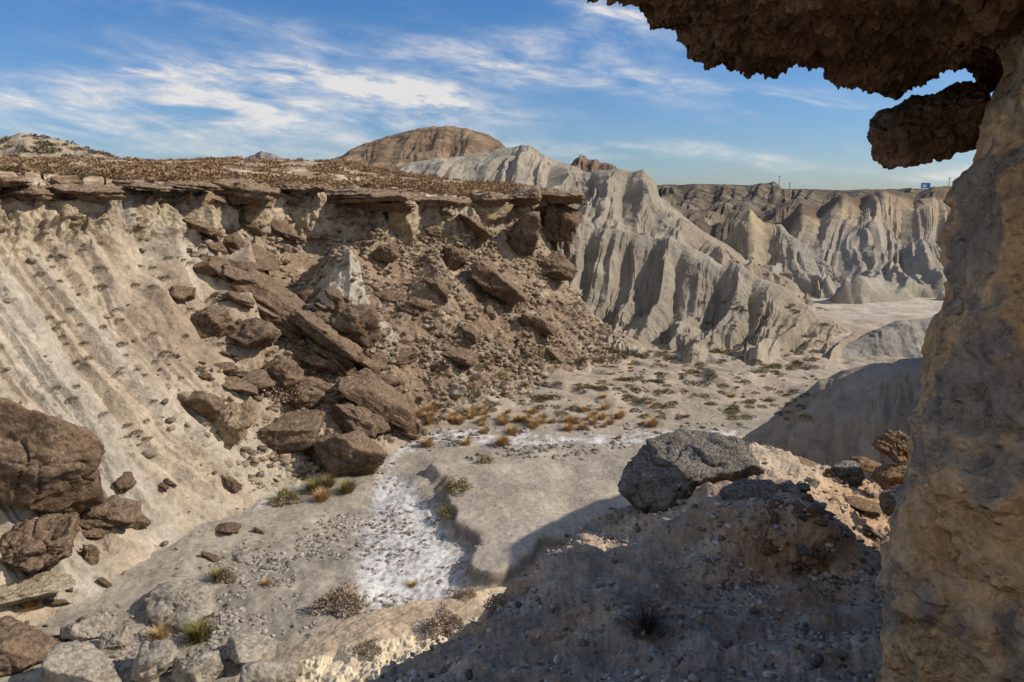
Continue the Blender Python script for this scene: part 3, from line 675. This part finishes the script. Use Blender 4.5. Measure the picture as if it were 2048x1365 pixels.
rimx = [-40, 0, 230, 430, 600, 770, 900, 1060, 1165]; rimy = [362, 366, 380, 388, 392, 402, 408, 402, 402]; rimd = [35.5, 36.6, 41.8, 48.7, 55.8, 61.3, 65.8, 73.4, 78]
for k in range(44):
    px = -20+k*26.5+random.uniform(-16, 16); w_ = random.uniform(10, 28); h_ = random.uniform(6, 16); cy = np.interp(px, rimx, rimy)+random.uniform(-12, 22)
    rock(px-w_, px+w_, cy-h_, cy+h_, R_cap if k % 4 else R_ochre, 'small broken brown caprock block along the cliff rim', random.uniform(-12, 16), 'caprock', 'caprock_block', d=float(np.interp(px, rimx, rimd))-random.uniform(-.3, .6)+float(rim_shift(np.array([px]))[0][0])*.8, depth=1.0, sub=4, strata=.15, npl=11, group='broken caprock blocks along the rim', yaw=random.uniform(-30, 30))
def butt(x0, x1, y0, y1, d, label, mat=R_pale):
    rock(x0, x1, y0, y1, mat, label, 0, 'rock buttress', 'rock_buttress', d=d, jag=.16, rough=.15, depth=2.0, npl=12, lo=.6)
butt(676, 752, 402, 480, 60, 'pale cliff buttress left of the dark cleft')
butt(782, 836, 412, 500, 61.5, 'pale cliff buttress right of the dark cleft')
butt(555, 650, 385, 490, 56.8, 'broad ochre cliff face above the pale cone', R_ochre)
butt(470, 540, 405, 460, 51.3, 'tan buttress below the thick caprock block', R_pale)
butt(60, 190, 398, 470, 38.4, 'pale layered buttress under the left caprock slab', R_pale)
butt(930, 1010, 404, 445, 68.3, 'tan buttress under the sloping caprock', R_ochre)
butt(290, 400, 388, 440, 45.9, 'tan cliff buttress under the thin caprock', R_pale)
rock(1296, 1518, 880, 1028, R_near, 'big grey pebbly boulder perched on the foreground mound', d=8.8, sub=6, jag=.10, rough=.07, grow=1.06, npl=5, lo=.92, depth=.62, yaw=12)
rock(1452, 1556, 962, 1022, R_near, 'small flat grey slab leaning on the pebbly boulder', tilt=-14, d=7.4, **SL)
rock(1762, 1850, 868, 930, R_red, 'rusty red outcrop beside the rock pillar', d=9.6, sub=6, jag=.16, rough=.1)
rock(1745, 1830, 925, 980, R_red, 'broken rusty ledge under the red outcrop', d=9.3, sub=5, strata=.2)
rock(1700, 1755, 908, 945, R_red, 'angular rusty block left of the red outcrop', d=10.2, tilt=20)
rock(1660, 1730, 928, 972, R_near, 'small brown-grey rock left of the rusty outcrop', d=9.8)
rock(1700, 1790, 995, 1028, R_red, 'flat reddish rock below the rusty outcrop', tilt=15, d=8.8)
rock(1770, 1830, 960, 1040, R_near, 'dark wedge of rock against the pillar', tilt=60, d=8.4)
rock(1560, 1640, 912, 935, R_red, 'reddish stone on the sunlit crest right of the boulder', d=10.6, tilt=15)
for k in range(100):
    px = random.uniform(1540, 1800); py = random.uniform(920, 1150); h, _ = hit(px, py)
    if h is None: continue
    s = random.uniform(.02, .09)
    rock_at(tuple(h), (s*1.3, s, s*.6), R_red if k % 3 else R_near, 'small reddish rock fragment on the sunlit side of the mound' if k % 3 else 'small grey rock fragment on the sunlit side of the mound', 'rock', 'rock_fragment', (random.uniform(-.5, .5), random.uniform(-.5, .5), random.uniform(0, 6)), 3, None, 'reddish fragments right of the boulder' if k % 3 else 'grey fragments right of the boulder')

bank = []
for k in range(8):
    Q, Fc = rock_verts(900+k, 1, .85, .6+.05*k, 4)
    bank.append(raw_mesh('talus_rock', Q, Fc, R_brown))
cnt = 0; tries = 0
while cnt < 290 and tries < 4000:
    tries += 1
    if random.random() < .88:
        px = random.uniform(400, 1150); py = random.uniform(450, 880)
        if random.random() < .6: px = random.gauss(690, 120); py = 500+(px-430)*.85+random.gauss(0, 50)
    else: px = random.uniform(60, 560); py = random.uniform(950, 1300)
    if py > 1000+.3*px and px > 300: continue
    if 600 < px < 730 and 465 < py < 590: continue
    h, nn = hit(px, py)
    if not h or h.z > 13.0 or h.z < -.2 or (px > 800 and py > 620+.25*(px-800)*.6+60): continue
    o = link('talus_rock', bank[random.randrange(8)])
    s = random.choice([.12, .15, .2, .25, .3, .35, .5, .7, .9])*(.6 if py > 950 else 1)
    o.location = h+Vector((0, 0, s*.05)); o.scale = (s*random.uniform(.8, 1.9), s, s*random.uniform(.4, 1.0)); o.rotation_euler = (random.uniform(-.6, .6), random.uniform(-.2, .8), random.uniform(-.6, .6))
    o['category'] = 'rock'
    if py > 950: o['label'] = 'small loose brown rock at the foot of the left slope'; o['group'] = 'loose rocks at the foot of the left slope'
    else: o['label'] = 'loose brown rock lying on the talus below the rim'; o['group'] = 'loose rocks on the talus'
    cnt += 1

# ---------------------------------------------------------------- stuff: merged stones
def merged(name, bases, pos, scl, mat, label, cat, cols=None, flat=1.0, tilt=.4, smooth=True):
    VV, FF, CC = [], [], []; off = 0
    N_ = len(pos); ch = rng.integers(0, len(bases), N_)
    for bi, (bV, bF) in enumerate(bases):
        idx = np.where(ch == bi)[0]
        if not len(idx): continue
        a = rng.uniform(0, 6.283, len(idx)); ti = rng.normal(0, tilt, len(idx))
        ca, sa = np.cos(a), np.sin(a); cb, sb = np.cos(ti), np.sin(ti)
        v = bV[None]*scl[idx][:, None, None]; v = v*np.array([1, 1, flat])
        X1 = v[..., 0]; Y1 = v[..., 1]*cb[:, None]-v[..., 2]*sb[:, None]; Z1 = v[..., 1]*sb[:, None]+v[..., 2]*cb[:, None]
        X2 = X1*ca[:, None]-Y1*sa[:, None]; Y2 = X1*sa[:, None]+Y1*ca[:, None]
        v = np.stack([X2, Y2, Z1], -1)+pos[idx][:, None]
        VV.append(v.reshape(-1, 3)); FF.append((bF[None]+(np.arange(len(idx))*len(bV))[:, None, None]+off).reshape(-1, bF.shape[1]))
        if cols is not None: CC.append(np.repeat(cols[idx], len(bV), axis=0))
        off += len(idx)*len(bV)
    me = raw_mesh(name, np.concatenate(VV), np.concatenate(FF), mat, np.concatenate(CC) if cols is not None else None, smooth)
    o = link(name, me); o['kind'] = 'stuff'; o['label'] = label; o['category'] = cat
    return o
pebs = [rock_verts(500+k, 1, .8, .6, 2, 7, .12, 0, 30, .1) for k in range(4)]
def pick(X, mask, num):
    idx = np.flatnonzero(mask.ravel() > rng.random(mask.size)); idx = rng.choice(idx, num, replace=len(idx) < num)
    return X.reshape(-1, 3)[idx]+rng.normal(0, .05, (num, 3))*np.array([1, 1, 0])
M_peb = ground_mat('pebble_stone', 3, 12, 9, .2, .03)
def greys(n, lo=.10, hi=.42, warm=.14):
    g = rng.uniform(lo, hi, n)[:, None]; return g*np.array([1+warm, 1.0, 1-warm])
Xf, bed, salt1, terr = SURF['floor']
vis = (Xf[..., 1] < 42)*(np.abs(Xf[..., 0]) < Xf[..., 1]*.75)*(1-.35*salt1)
area = (Xf[..., 1]/20)**2
p1 = pick(Xf, np.clip(vis*bed*area*.15*ss(-.35, .5, fbm(Xf*.35, 3)), 0, 1), 11000)
merged('stream_gravel', pebs, p1, .02+.10*rng.random(len(p1))**5, M_peb, 'grey pebbles and stones strewn over the dry stream bed', 'gravel', greys(len(p1), .12, .40), .8)
band = ss(36, 38, Xf[..., 1])*ss(45, 43, Xf[..., 1])*(np.abs(Xf[..., 0]-3) < 14)
p2 = pick(Xf, np.clip(band*.3*ss(-.2, .3, fbm(Xf*.3, 3))+.04*ss(44, 50, Xf[..., 1])*(Xf[..., 1] < 66)*(np.abs(Xf[..., 0]) < 26), 0, 1), 3600)
merged('floor_stones', pebs, p2, .04+.2*rng.random(len(p2))**5, M_peb, 'scattered dark stones across the far valley floor', 'stones', greys(len(p2), .12, .32), .8)
Xw, Ww, Uw = SURF['wall']
mw = ss(.9, 1.3, Ww)*ss(5, 4.2, Ww)*(.04+ss(450, 650, Uw))*(Uw < 1250)*.3
p3 = pick(Xw, np.clip(mw*(.1+ss(0, .3, fbm(Xw*.3, 3))), 0, 1), 16000)
merged('talus_stones', pebs, p3, .04+.32*rng.random(len(p3))**4.5, M_peb, 'brown rubble covering the talus slope', 'stones', greys(len(p3), .10, .28, .28), .8)
Xm, Wm, Um = SURF['mound']
mm = ss(.7, 1.0, Wm)*ss(4.6, 4.3, Wm)*.5
p4 = pick(Xm, mm*(.08+ss(-.1, .5, fbm(Xm*1.1, 3))), 17000)
merged('mound_gravel', pebs, p4, .006+.038*rng.random(len(p4))**4, M_peb, 'grey pebbles scattered over the foreground mound', 'gravel', greys(len(p4), .10, .5), .8)

# ---------------------------------------------------------------- plants
def shrub_geo(seed, nl, leaf, flat=.7):
    r_ = np.random.default_rng(seed)
    a = r_.uniform(0, 6.283, nl); el = np.arcsin(r_.uniform(0, 1, nl)); r = r_.uniform(.45, 1, nl)**.6
    lump = 1+.25*np.sin(a*3+seed)+.15*np.sin(a*5+2*seed)
    c = np.stack([np.cos(a)*np.cos(el)*r*lump, np.sin(a)*np.cos(el)*r*lump, np.sin(el)*r*flat*lump], -1)
    o = c/np.linalg.norm(c, axis=1)[:, None]+r_.normal(0, .5, (nl, 3)); o /= np.linalg.norm(o, axis=1)[:, None]
    s = np.cross(o, r_.normal(size=(nl, 3))); s /= np.linalg.norm(s, axis=1)[:, None]
    L = leaf*r_.uniform(.7, 1.5, nl)[:, None]; w = L*.32
    q = np.stack([c-s*w, c+s*w, c+o*L+s*w*.4, c+o*L-s*w*.4], 1)
    return q.reshape(-1, 3), np.arange(nl*4).reshape(-1, 4)
def tuft_geo(seed, nb, wid=.02, spread=.8, droop=.35):
    r_ = np.random.default_rng(seed); V, Fc = [], []
    for k in range(nb):
        a = r_.uniform(0, 6.283); sp = r_.uniform(.05, spread); L = r_.uniform(.6, 1.1); b = np.array([math.cos(a), math.sin(a), 0])*r_.uniform(0, .28)
        s = np.array([-math.sin(a), math.cos(a), 0]); tilt = sp; p = b.copy(); i0 = len(V)
        for j in range(4):
            w = wid*(1-j/3.2)
            V += [p-s*w, p+s*w]; th = tilt+droop*j/2
            p = p+np.array([math.cos(a)*math.sin(th), math.sin(a)*math.sin(th), math.cos(th)])*L/3
        for j in range(3): Fc.append([i0+2*j, i0+2*j+1, i0+2*j+3, i0+2*j+2])
    return np.array(V), np.array(Fc)
def bank_of(name, geos, mat): return [raw_mesh(name, v, f, mat, smooth=False) for v, f in geos]
shr = [shrub_geo(k, 320, .17) for k in range(4)]
B_shrub = bank_of('dry_shrub', shr, L_shrub); B_plat = bank_of('plateau_shrub', shr, L_plat)
B_green = bank_of('green_shrub', [shrub_geo(k+9, 700, .13, .9) for k in range(3)], L_green)
B_pale = bank_of('twiggy_shrub', [shrub_geo(k+19, 1500, .10, .75) for k in range(3)], L_pink)
B_tuft = bank_of('grass_tuft', [tuft_geo(k, 300, .03, 1.0) for k in range(4)], L_straw)
B_gtuft = bank_of('green_grass_tuft', [tuft_geo(k+7, 340, .028, .9) for k in range(3)], L_green)
def plant(name, bank_, loc, s, label, cat, group=None, sz=1.0):
    o = link(name, random.choice(bank_)); o.location = loc; o.scale = (s, s, s*sz); o.rotation_euler = (0, 0, random.uniform(0, 6.3))
    o['label'] = label; o['category'] = cat
    if group: o['group'] = group
    return o
def plant_px(name, bank_, px, py, wpx, label, cat, group=None, sz=1.0):
    h, _ = hit(px, py)
    if h is None: return
    plant(name, bank_, h-Vector((0, 0, .04)), 1.15*wpx/2*h.y/F, label, cat, group, sz)
for (px, py, w, lab) in [(855, 893, 44, 'round straw-coloured grass tuft just right of the stream boulder'), (933, 890, 34, 'small straw tuft right of the round one'), (1005, 890, 50, 'dense orange-tan tuft in the middle of the gravel'),
    (1137, 846, 38, 'upright straw tuft standing alone on the upper floor'), (1305, 853, 44, 'rightmost straw tuft on the upper floor'), (1025, 868, 44, 'straw tuft behind the dense orange-tan tuft'), (645, 1000, 56, 'orange-brown tuft at the foot of the stream boulder'), (532, 1170, 34, 'lone yellow tuft on the gravel'),
    (352, 1245, 74, 'large drooping straw tuft in front of the pale grey boulder'), (318, 1278, 66, 'flattened straw tuft left of the olive clump'), (1062, 1178, 34, 'straw tuft at the tip of the low ledge'), (825, 1172, 26, 'small tuft at the lower end of the salt'), (60, 1215, 60, 'dry brown tuft at the lower left edge')]:
    plant_px('grass_tuft', B_tuft, px, py, w, lab, 'grass tuft', None, .95)
for (px, py, w, lab) in [(572, 1003, 50, 'rounded bright green shrub at the stream edge'), (970, 925, 30, 'small yellow-green shrub on the grey terrace'), (915, 980, 46, 'green shrub on the bank right of the salt'), (900, 1030, 40, 'lower green shrub on the bank right of the salt'), (630, 985, 66, 'yellow-green clump under the flat slab'), (695, 985, 60, 'olive clump against the stream boulder'), (1465, 822, 26, 'green cushion plant on the right part of the valley floor')]:
    plant_px('green_shrub', B_green if w < 52 else B_gtuft, px, py, w, lab, 'shrub')
for (px, py, w, lab) in [(655, 975, 56, 'tall yellow reeds behind the orange-brown tuft'), (400, 1280, 90, 'broad olive grass clump below the large straw tuft'), (440, 1160, 60, 'dark olive grass patch above the pale grey boulder')]:
    plant_px('green_grass_tuft', B_gtuft, px, py, w, lab, 'grass tuft')
for (px, py, w, lab) in [(680, 1215, 90, 'bushy pinkish twig shrub left of the low ledge'), (890, 1255, 80, 'pinkish twig shrub on the low ledge'), (1000, 1215, 60, 'twig shrub near the tip of the low ledge'), (575, 795, 70, 'pale bare shrub behind the flat slab'), (930, 1195, 44, 'small twig shrub on the far side of the low ledge'), (455, 1160, 40, 'grey twig shrub on the gravel'), (740, 1300, 50, 'low twig shrub on the front of the low ledge')]:
    plant_px('twiggy_shrub', B_pale, px, py, w, lab, 'shrub')
for k in range(64):
    px = random.choice([random.gauss(850, 22), random.gauss(950, 30), random.gauss(1065, 35), random.gauss(1200, 30), random.uniform(820, 1320)]); py = random.gauss(842, 10) - (14 if px < 880 else 0)
    plant_px('grass_tuft', B_tuft, px, py, random.uniform(18, 36), 'straw-coloured tuft in the band across the upper valley floor', 'grass tuft', 'straw tufts across the upper valley floor')
for k in range(340):
    px = random.uniform(860, 1640); py = 698+140*random.random()**1.2
    if py < 700+max(0, (1100-px))*.05 or (px > 1450 and random.random() < .3): continue
    m3 = k % 6
    nm, bk, lb, gp = (('green_shrub', B_green, 'low green cushion shrub on the hummocky valley floor', 'green cushion shrubs on the valley floor') if m3 == 0 else ('grass_tuft', B_tuft, 'small straw tuft among the cushion shrubs of the valley floor', 'small straw tufts on the hummocky floor') if m3 == 1 else ('cushion_shrub', B_shrub, 'low olive-brown cushion shrub on the hummocky valley floor', 'dry cushion shrubs on the valley floor'))
    plant_px(nm, bk, px, py, random.uniform(10, 27), lb, 'grass tuft' if m3 == 1 else 'shrub', gp, .6)
for k in range(220):
    if k < 85: px = random.uniform(60, 480); py = random.uniform(430, 880); t = 'small dark shrub on the pale left slope'; g_ = 'shrubs on the pale left slope'
    else: px = random.uniform(480, 1180); py = random.uniform(460, 780); t = 'small dark shrub among the rocks of the brown talus'; g_ = 'shrubs on the brown talus'
    h, _ = hit(px, py)
    if h is None or h.y > 80: continue
    plant('dry_shrub', B_shrub, h, random.uniform(5, 11)*h.y/F, t, 'shrub', g_, .8)
for k in range(50):
    plant_px('dry_shrub', B_shrub, random.uniform(1380, 1660), random.uniform(600, 730), random.uniform(8, 15), 'tiny dark shrub on the lower flank of the grey fin ridge', 'shrub', 'shrubs at the foot of the fin ridge', .7)
Xp, Wp, Up = SURF['plat']
near_m = ss(1.0, 1.1, Wp)*(Wp < 1.7)*(Up > -30)
pp = pick(Xp, near_m*.5, 220)
for q in pp: plant('plateau_shrub', B_plat if random.random() < .6 else B_shrub, Vector(q.tolist()), random.uniform(.25, .65), 'brown scrub bush near the front of the plateau', 'shrub', 'scrub bushes near the plateau rim', .7)
pp = pick(Xp, (Wp > 1.08)*(Wp < 3.1)*.5*(.08+ss(-.15, .3, fbm(Xp*.15, 3))), 2600)
so = shrub_geo(77, 60, .4); so2 = shrub_geo(78, 60, .4)
merged('plateau_scrub', [so, so2], pp, rng.uniform(.2, .65, len(pp)), L_plat, 'brown scrub covering the plateau', 'scrub', None, .7, .05, False)
pp = pick(Xh, (Wh > 1.0)*(Wh < 2.1)*.5, 260)
merged('hill_scrub', [so, so2], pp, rng.uniform(.4, 1.0, len(pp)), L_shrub, 'dark scrub dots on the rounded left hill', 'scrub', None, .7, .05, False)
h, _ = hit(1290, 1260)
v, f = tuft_geo(5, 420, .004, 1.3, .25)
me = raw_mesh('spiky_bush', v, f, L_dark, smooth=False); o = link('spiky_bush', me); o.location = h; s = 95*h.y/F; o.scale = (s, s, s)
o['label'] = 'dark spiky leafless bush on the shaded foreground mound'; o['category'] = 'bush'

# ---------------------------------------------------------------- rock arch around the viewpoint
arch = bpy.data.objects.new('rock_arch', None); COL.objects.link(arch); arch.location = (3.2, 3.4, 11.4)
arch['label'] = 'dark conglomerate overhang and tan rock pillar framing the view'; arch['category'] = 'rock arch'
def child_mesh(name, X, mat):
    X = X-np.array(arch.location)
    return link(name, raw_mesh(name, X.reshape(-1, 3), gridfaces(*X.shape[:2]), mat), arch)
ol = np.array([(2016, -900), (2016, -200), (2014, 0), (2012, 80), (1996, 160), (1982, 240), (1972, 285), (1936, 350), (1912, 420), (1896, 500), (1884, 580), (1876, 680), (1858, 760), (1828, 840), (1816, 900), (1828, 960), (1818, 1040), (1788, 1100), (1768, 1150), (1765, 1250), (1752, 1365), (1740, 1500), (1725, 1650)], float)
pyv = np.linspace(-900, 1650, 620); pxv = np.interp(pyv, ol[:, 1], ol[:, 0])
k_ = np.exp(-np.linspace(-2, 2, 11)**2); k_ /= k_.sum(); pxv = np.convolve(np.pad(pxv, 5, 'edge'), k_, 'valid')
dE = 3.3
E = P(pxv, pyv, np.full(len(pyv), dE))
Rr = .75
phi = np.concatenate([np.full(40, math.pi/2), np.linspace(math.pi/2, -math.pi/2, 300), np.full(60, -math.pi/2)])
ext = np.concatenate([np.linspace(5.5, 0.05, 40), np.zeros(300), np.linspace(.05, 5.5, 60)])
r2 = E[:, :2]/np.linalg.norm(E[:, :2], axis=1)[:, None]; nr = np.stack([r2[:, 1], -r2[:, 0]], -1)
Cc = E[:, :2]+Rr*nr
XY = Cc[:, None]+Rr*(np.cos(phi)[None, :, None]*-nr[:, None]+np.sin(phi)[None, :, None]*r2[:, None]*np.where(np.sin(phi) > 0, 7.4, 1.0)[None, :, None])+ext[None, :, None]*nr[:, None]  # unseen rear and right-hand bulk stretched so it shades the near mound
X = np.concatenate([XY, np.broadcast_to(E[:, None, 2:3], XY.shape[:2]+(1,))], -1)
outn = np.concatenate([np.cos(phi)[None, :, None]*-nr[:, None]+np.sin(phi)[None, :, None]*r2[:, None], np.zeros(XY.shape[:2]+(1,))], -1)
X = X+outn*((.09*fbm(X*1.5, 3)+.06*terrace(fbm(X*2.0+3, 3), 2.5)+.035*fbm(X*4+3, 4, .6)-.03*ss(.3, .5, fbm(X*3+1, 2, ridged=True))+.008*fbm(X*22, 3)-.03)[..., None])
child_mesh('pillar', X, R_pil)
ed = [(700, -700, 4.0), (1000, -200, 4.1), (1100, -80, 4.2), (1170, -22, 4.2), (1230, 12, 4.2), (1275, 34, 4.25), (1302, 58, 4.25), (1345, 78, 4.3), (1358, 100, 4.3), (1400, 128, 4.3), (1440, 134, 4.35), (1475, 150, 4.35), (1500, 144, 4.4), (1545, 146, 4.4), (1600, 136, 4.4), (1652, 146, 4.4), (1664, 172, 4.4), (1740, 178, 4.4), (1790, 160, 4.4), (1835, 128, 4.4), (1900, 130, 4.4), (1990, 160, 4.4), (2200, 180, 4.4), (2800, 190, 4.3), (4200, 160, 4.2)]  # rightmost points added out of view so the slab shades the mound
ed = np.array(ed, float)
us = np.concatenate([np.linspace(700, 1150, 60, endpoint=False), np.linspace(1150, 2100, 640, endpoint=False), np.linspace(2100, 4200, 60)])
Eo = P(us, np.interp(us, ed[:, 0], ed[:, 1]), np.interp(us, ed[:, 0], ed[:, 2]))
prof = np.array([(1, -7, 2.0), (.3, -2, 1.9), (0, -.2, 1.5), (0, .15, .75), (0, .08, .2), (0, 0, 0), (.04, -.35, .02), (.1, -.9, .07), (.2, -1.6, .16), (.35, -2.6, .25), (.8, -4.5, .2), (1.2, -7, -.2)])
tp = np.concatenate([np.linspace(0, 3, 30, endpoint=False), np.linspace(3, 9, 420, endpoint=False), np.linspace(9, 11, 40)])
pr = np.stack([np.interp(tp, np.arange(12), prof[:, k]) for k in range(3)], -1)
X = Eo[None]+pr[:, None]
n = normals(X); nn_ = n if (n[200, 300, 1] > 0 or n[330, 300, 2] < 0) else -n
X = X+nn_*((.07*fbm(X*1.5, 3)+.06*terrace(fbm(X*4+7, 4, .6), 3)+.04*fbm(X*11+7, 4, .7)-.01)[..., None])
child_mesh('overhang', X, R_over)
c = P(1876, 250, 4.25)
o = rock_at(tuple(c-np.array(arch.location)), (.31, .26, .165), R_over, '', name='hanging_lump', rot=(0, math.radians(-20), 0), sub=6, parent=arch, jag=.2, rough=.14, npl=10, lo=.8)

# ---------------------------------------------------------------- billboard and pylons on the skyline
def box(bm, x0, x1, y0, y1, z0, z1):
    m = Matrix.Translation(((x0+x1)/2, (y0+y1)/2, (z0+z1)/2)) @ Matrix.Diagonal((x1-x0, y1-y0, z1-z0, 1))
    bmesh.ops.create_cube(bm, size=1, matrix=m)
def bobj(name, boxes, mat, parent):
    bm = bmesh.new()
    for b_ in boxes: box(bm, *b_)
    me = bpy.data.meshes.new(name); bm.to_mesh(me); bm.free(); me.materials.append(mat); return link(name, me, parent)
def plain(name, c, r=.6):
    m, k, b = newmat(name)
    co = k.n('ShaderNodeTexCoord').outputs['Object']
    k.t.links.new(k.mixc(k.rng(k.noise(co, 2, 3), .3, .7, 0, 1), tuple(v*.85 for v in c), c), b.inputs['Base Color']); b.inputs['Roughness'].default_value = r
    return m
mb, mw_, mg = plain('sign_blue', (.05, .30, .70)), plain('sign_white', (.75, .8, .85)), plain('galvanised_steel', (.3, .3, .3))
def thing(name, loc, label, cat):
    o = bpy.data.objects.new(name, None); COL.objects.link(o); o.location = loc; o['label'] = label; o['category'] = cat; return o
def skyline(px, d):
    p = P(px, 385, d); h = BV.ray_cast(Vector((p[0], p[1], 90)), Vector((0, 0, -1)), 200)[0]
    return tuple(h) if h else tuple(p)
t = thing('billboard', skyline(1850, 440), 'small blue and white billboard on the distant plateau skyline', 'billboard')
bobj('panel', [(-2.7, 2.7, -.1, .1, .8, 3.8)], mb, t); bobj('picture', [(-1.9, .4, -.16, -.11, 1.4, 2.9)], mw_, t)
for s in (-1.8, 1.8): bobj('post', [(s-.14, s+.14, .12, .3, -2, 3.6)], mg, t)
for (px, h_, lab) in [(1557, 6, 'taller thin utility pole on the distant skyline, left of the billboard'), (1578, 4, 'shorter thin pole left of the billboard'), (1896, 7, 'thin utility pole right of the billboard')]:
    t = thing('utility_pole', skyline(px, 440), lab, 'pole')
    bobj('post', [(-.12, .12, -.12, .12, -2, h_)], mg, t); bobj('crossarm', [(-.8, .8, -.06, .06, h_-.8, h_-.62)], mg, t)

# ---------------------------------------------------------------- world
w = bpy.data.worlds.new("World"); bpy.context.scene.world = w; w.use_nodes = True
t = w.node_tree; k = N(t); bg = t.nodes['Background']
sky = t.nodes.new('ShaderNodeTexSky'); sky.sky_type = 'NISHITA'; sky.sun_disc = False
sky.sun_elevation = math.asin(SUN.z); sky.sun_rotation = math.atan2(SUN.x, SUN.y); sky.altitude = 400; sky.air_density = 1.0; sky.dust_density = .4; sky.ozone_density = 2.0
dv = k.n('ShaderNodeTexCoord').outputs['Generated']
sp = k.n('ShaderNodeSeparateXYZ', {0: dv})
az = k.m('ARCTAN2', sp.outputs[0], sp.outputs[1]); hy = k.m('SQRT', k.m('ADD', k.m('MULTIPLY', sp.outputs[0], sp.outputs[0]), k.m('MULTIPLY', sp.outputs[1], sp.outputs[1])))
el = k.m('ARCTAN2', sp.outputs[2], hy)
cv = k.n('ShaderNodeCombineXYZ', {0: k.m('MULTIPLY', az, 3.0), 1: k.m('MULTIPLY', k.m('ADD', el, k.m('MULTIPLY', az, .12)), 11.0), 2: 0.0}).outputs[0]
n1 = k.noise(cv, 2.2, 7, .62, .5); n2 = k.noise(cv, 7.0, 6, .65, .3)
wv = k.noise(cv, 1.6, 3, .5)
az2 = k.m('ADD', az, k.m('MULTIPLY', k.m('SUBTRACT', n1, .5), .22)); el2 = k.m('ADD', el, k.m('MULTIPLY', k.m('SUBTRACT', wv, .5), .06))
blobs = [(820, 175, 190, 18, 12, 1.5), (700, 180, 150, 22, 8, 1.1), (560, 165, 230, 30, 10, .9), (420, 195, 260, 26, 5, .8), (322, 138, 45, 14, 0, 1.3), (150, 225, 330, 34, 0, .6), (520, 245, 420, 30, 0, .5), (880, 205, 90, 14, 12, 1.1), (1180, 160, 240, 24, 4, .8), (1160, 90, 300, 45, -4, .5), (1600, 200, 90, 18, 10, 1.2), (880, 262, 160, 10, 4, .6), (1150, 300, 340, 12, 3, .5), (1500, 320, 300, 14, 4, .4), (1850, 345, 180, 8, 3, .8), (300, 300, 500, 18, 0, .4), (600, 60, 500, 22, 6, .3), (1280, 30, 130, 20, 15, .6)]
tot = None
for (px, py, rx, ry, tl, wt) in blobs:
    r = ray(px, py); a0 = math.atan2(r[0], r[1]); e0 = math.atan2(r[2], math.hypot(r[0], r[1])); tr = math.radians(-tl)
    da = k.m('SUBTRACT', az2, a0); de = k.m('SUBTRACT', el2, e0)
    u_ = k.m('ADD', k.m('MULTIPLY', da, math.cos(tr)), k.m('MULTIPLY', de, math.sin(tr))); v_ = k.m('SUBTRACT', k.m('MULTIPLY', de, math.cos(tr)), k.m('MULTIPLY', da, math.sin(tr)))
    u_ = k.m('MULTIPLY', u_, F/rx); v_ = k.m('MULTIPLY', v_, F/ry)
    g_ = k.m('MULTIPLY', k.m('EXPONENT', k.m('MULTIPLY', k.m('ADD', k.m('MULTIPLY', u_, u_), k.m('MULTIPLY', v_, v_)), -1.0)), wt)
    tot = g_ if tot is None else k.m('ADD', tot, g_)
den = k.m('MULTIPLY', tot, k.m('MULTIPLY', k.rng(n1, .38, .64, .05, 1.25), k.rng(n2, .32, .68, .30, 1.3)))
bgc = k.m('MULTIPLY', k.rng(n1, .56, .75, 0, .16), k.rng(el, 0, .35, 1, .5))
back_fill_cloud = k.m('MULTIPLY', k.rng(sp.outputs[1], .15, -.35, 0, .8), k.rng(n1, .35, .6, .4, 1))  # unseen cloud cover behind the camera, added to make the fill light less blue
den = k.m('MINIMUM', k.m('ADD', k.m('ADD', den, bgc), back_fill_cloud), .92)
tint = k.mixc(k.rng(el, 0, .42, 0, 1), (.70, .84, 1.12), (.30, .88, 1.40))
skc = k.n('ShaderNodeMix', data_type='RGBA', blend_type='MULTIPLY'); skc.inputs[0].default_value = 1; t.links.new(sky.outputs[0], skc.inputs[6]); t.links.new(tint, skc.inputs[7])
cl = k.mixc(den, skc.outputs[2], (9.2, 8.9, 8.7))
t.links.new(cl, bg.inputs['Color']); bg.inputs['Strength'].default_value = .088

sl_ = bpy.data.lights.new('sun', 'SUN'); sl_.energy = 4.8; sl_.angle = math.radians(.5); sl_.color = (1, .89, .74)
so_ = bpy.data.objects.new('sun', sl_); COL.objects.link(so_); so_.rotation_euler = (-SUN).to_track_quat('-Z', 'Y').to_euler(); so_.location = (30, -10, 60)
cam = bpy.data.cameras.new('camera'); cam.lens = F/2048*36; cam.sensor_width = 36; cam.clip_end = 12000; cam.clip_start = .05
co_ = bpy.data.objects.new('camera', cam); COL.objects.link(co_); co_.location = CAM; co_.rotation_euler = (math.pi/2-TH, 0, 0)
sc = bpy.context.scene; sc.camera = co_; sc.view_settings.view_transform = 'Standard'; sc.view_settings.look = 'None'; sc.view_settings.exposure = 0
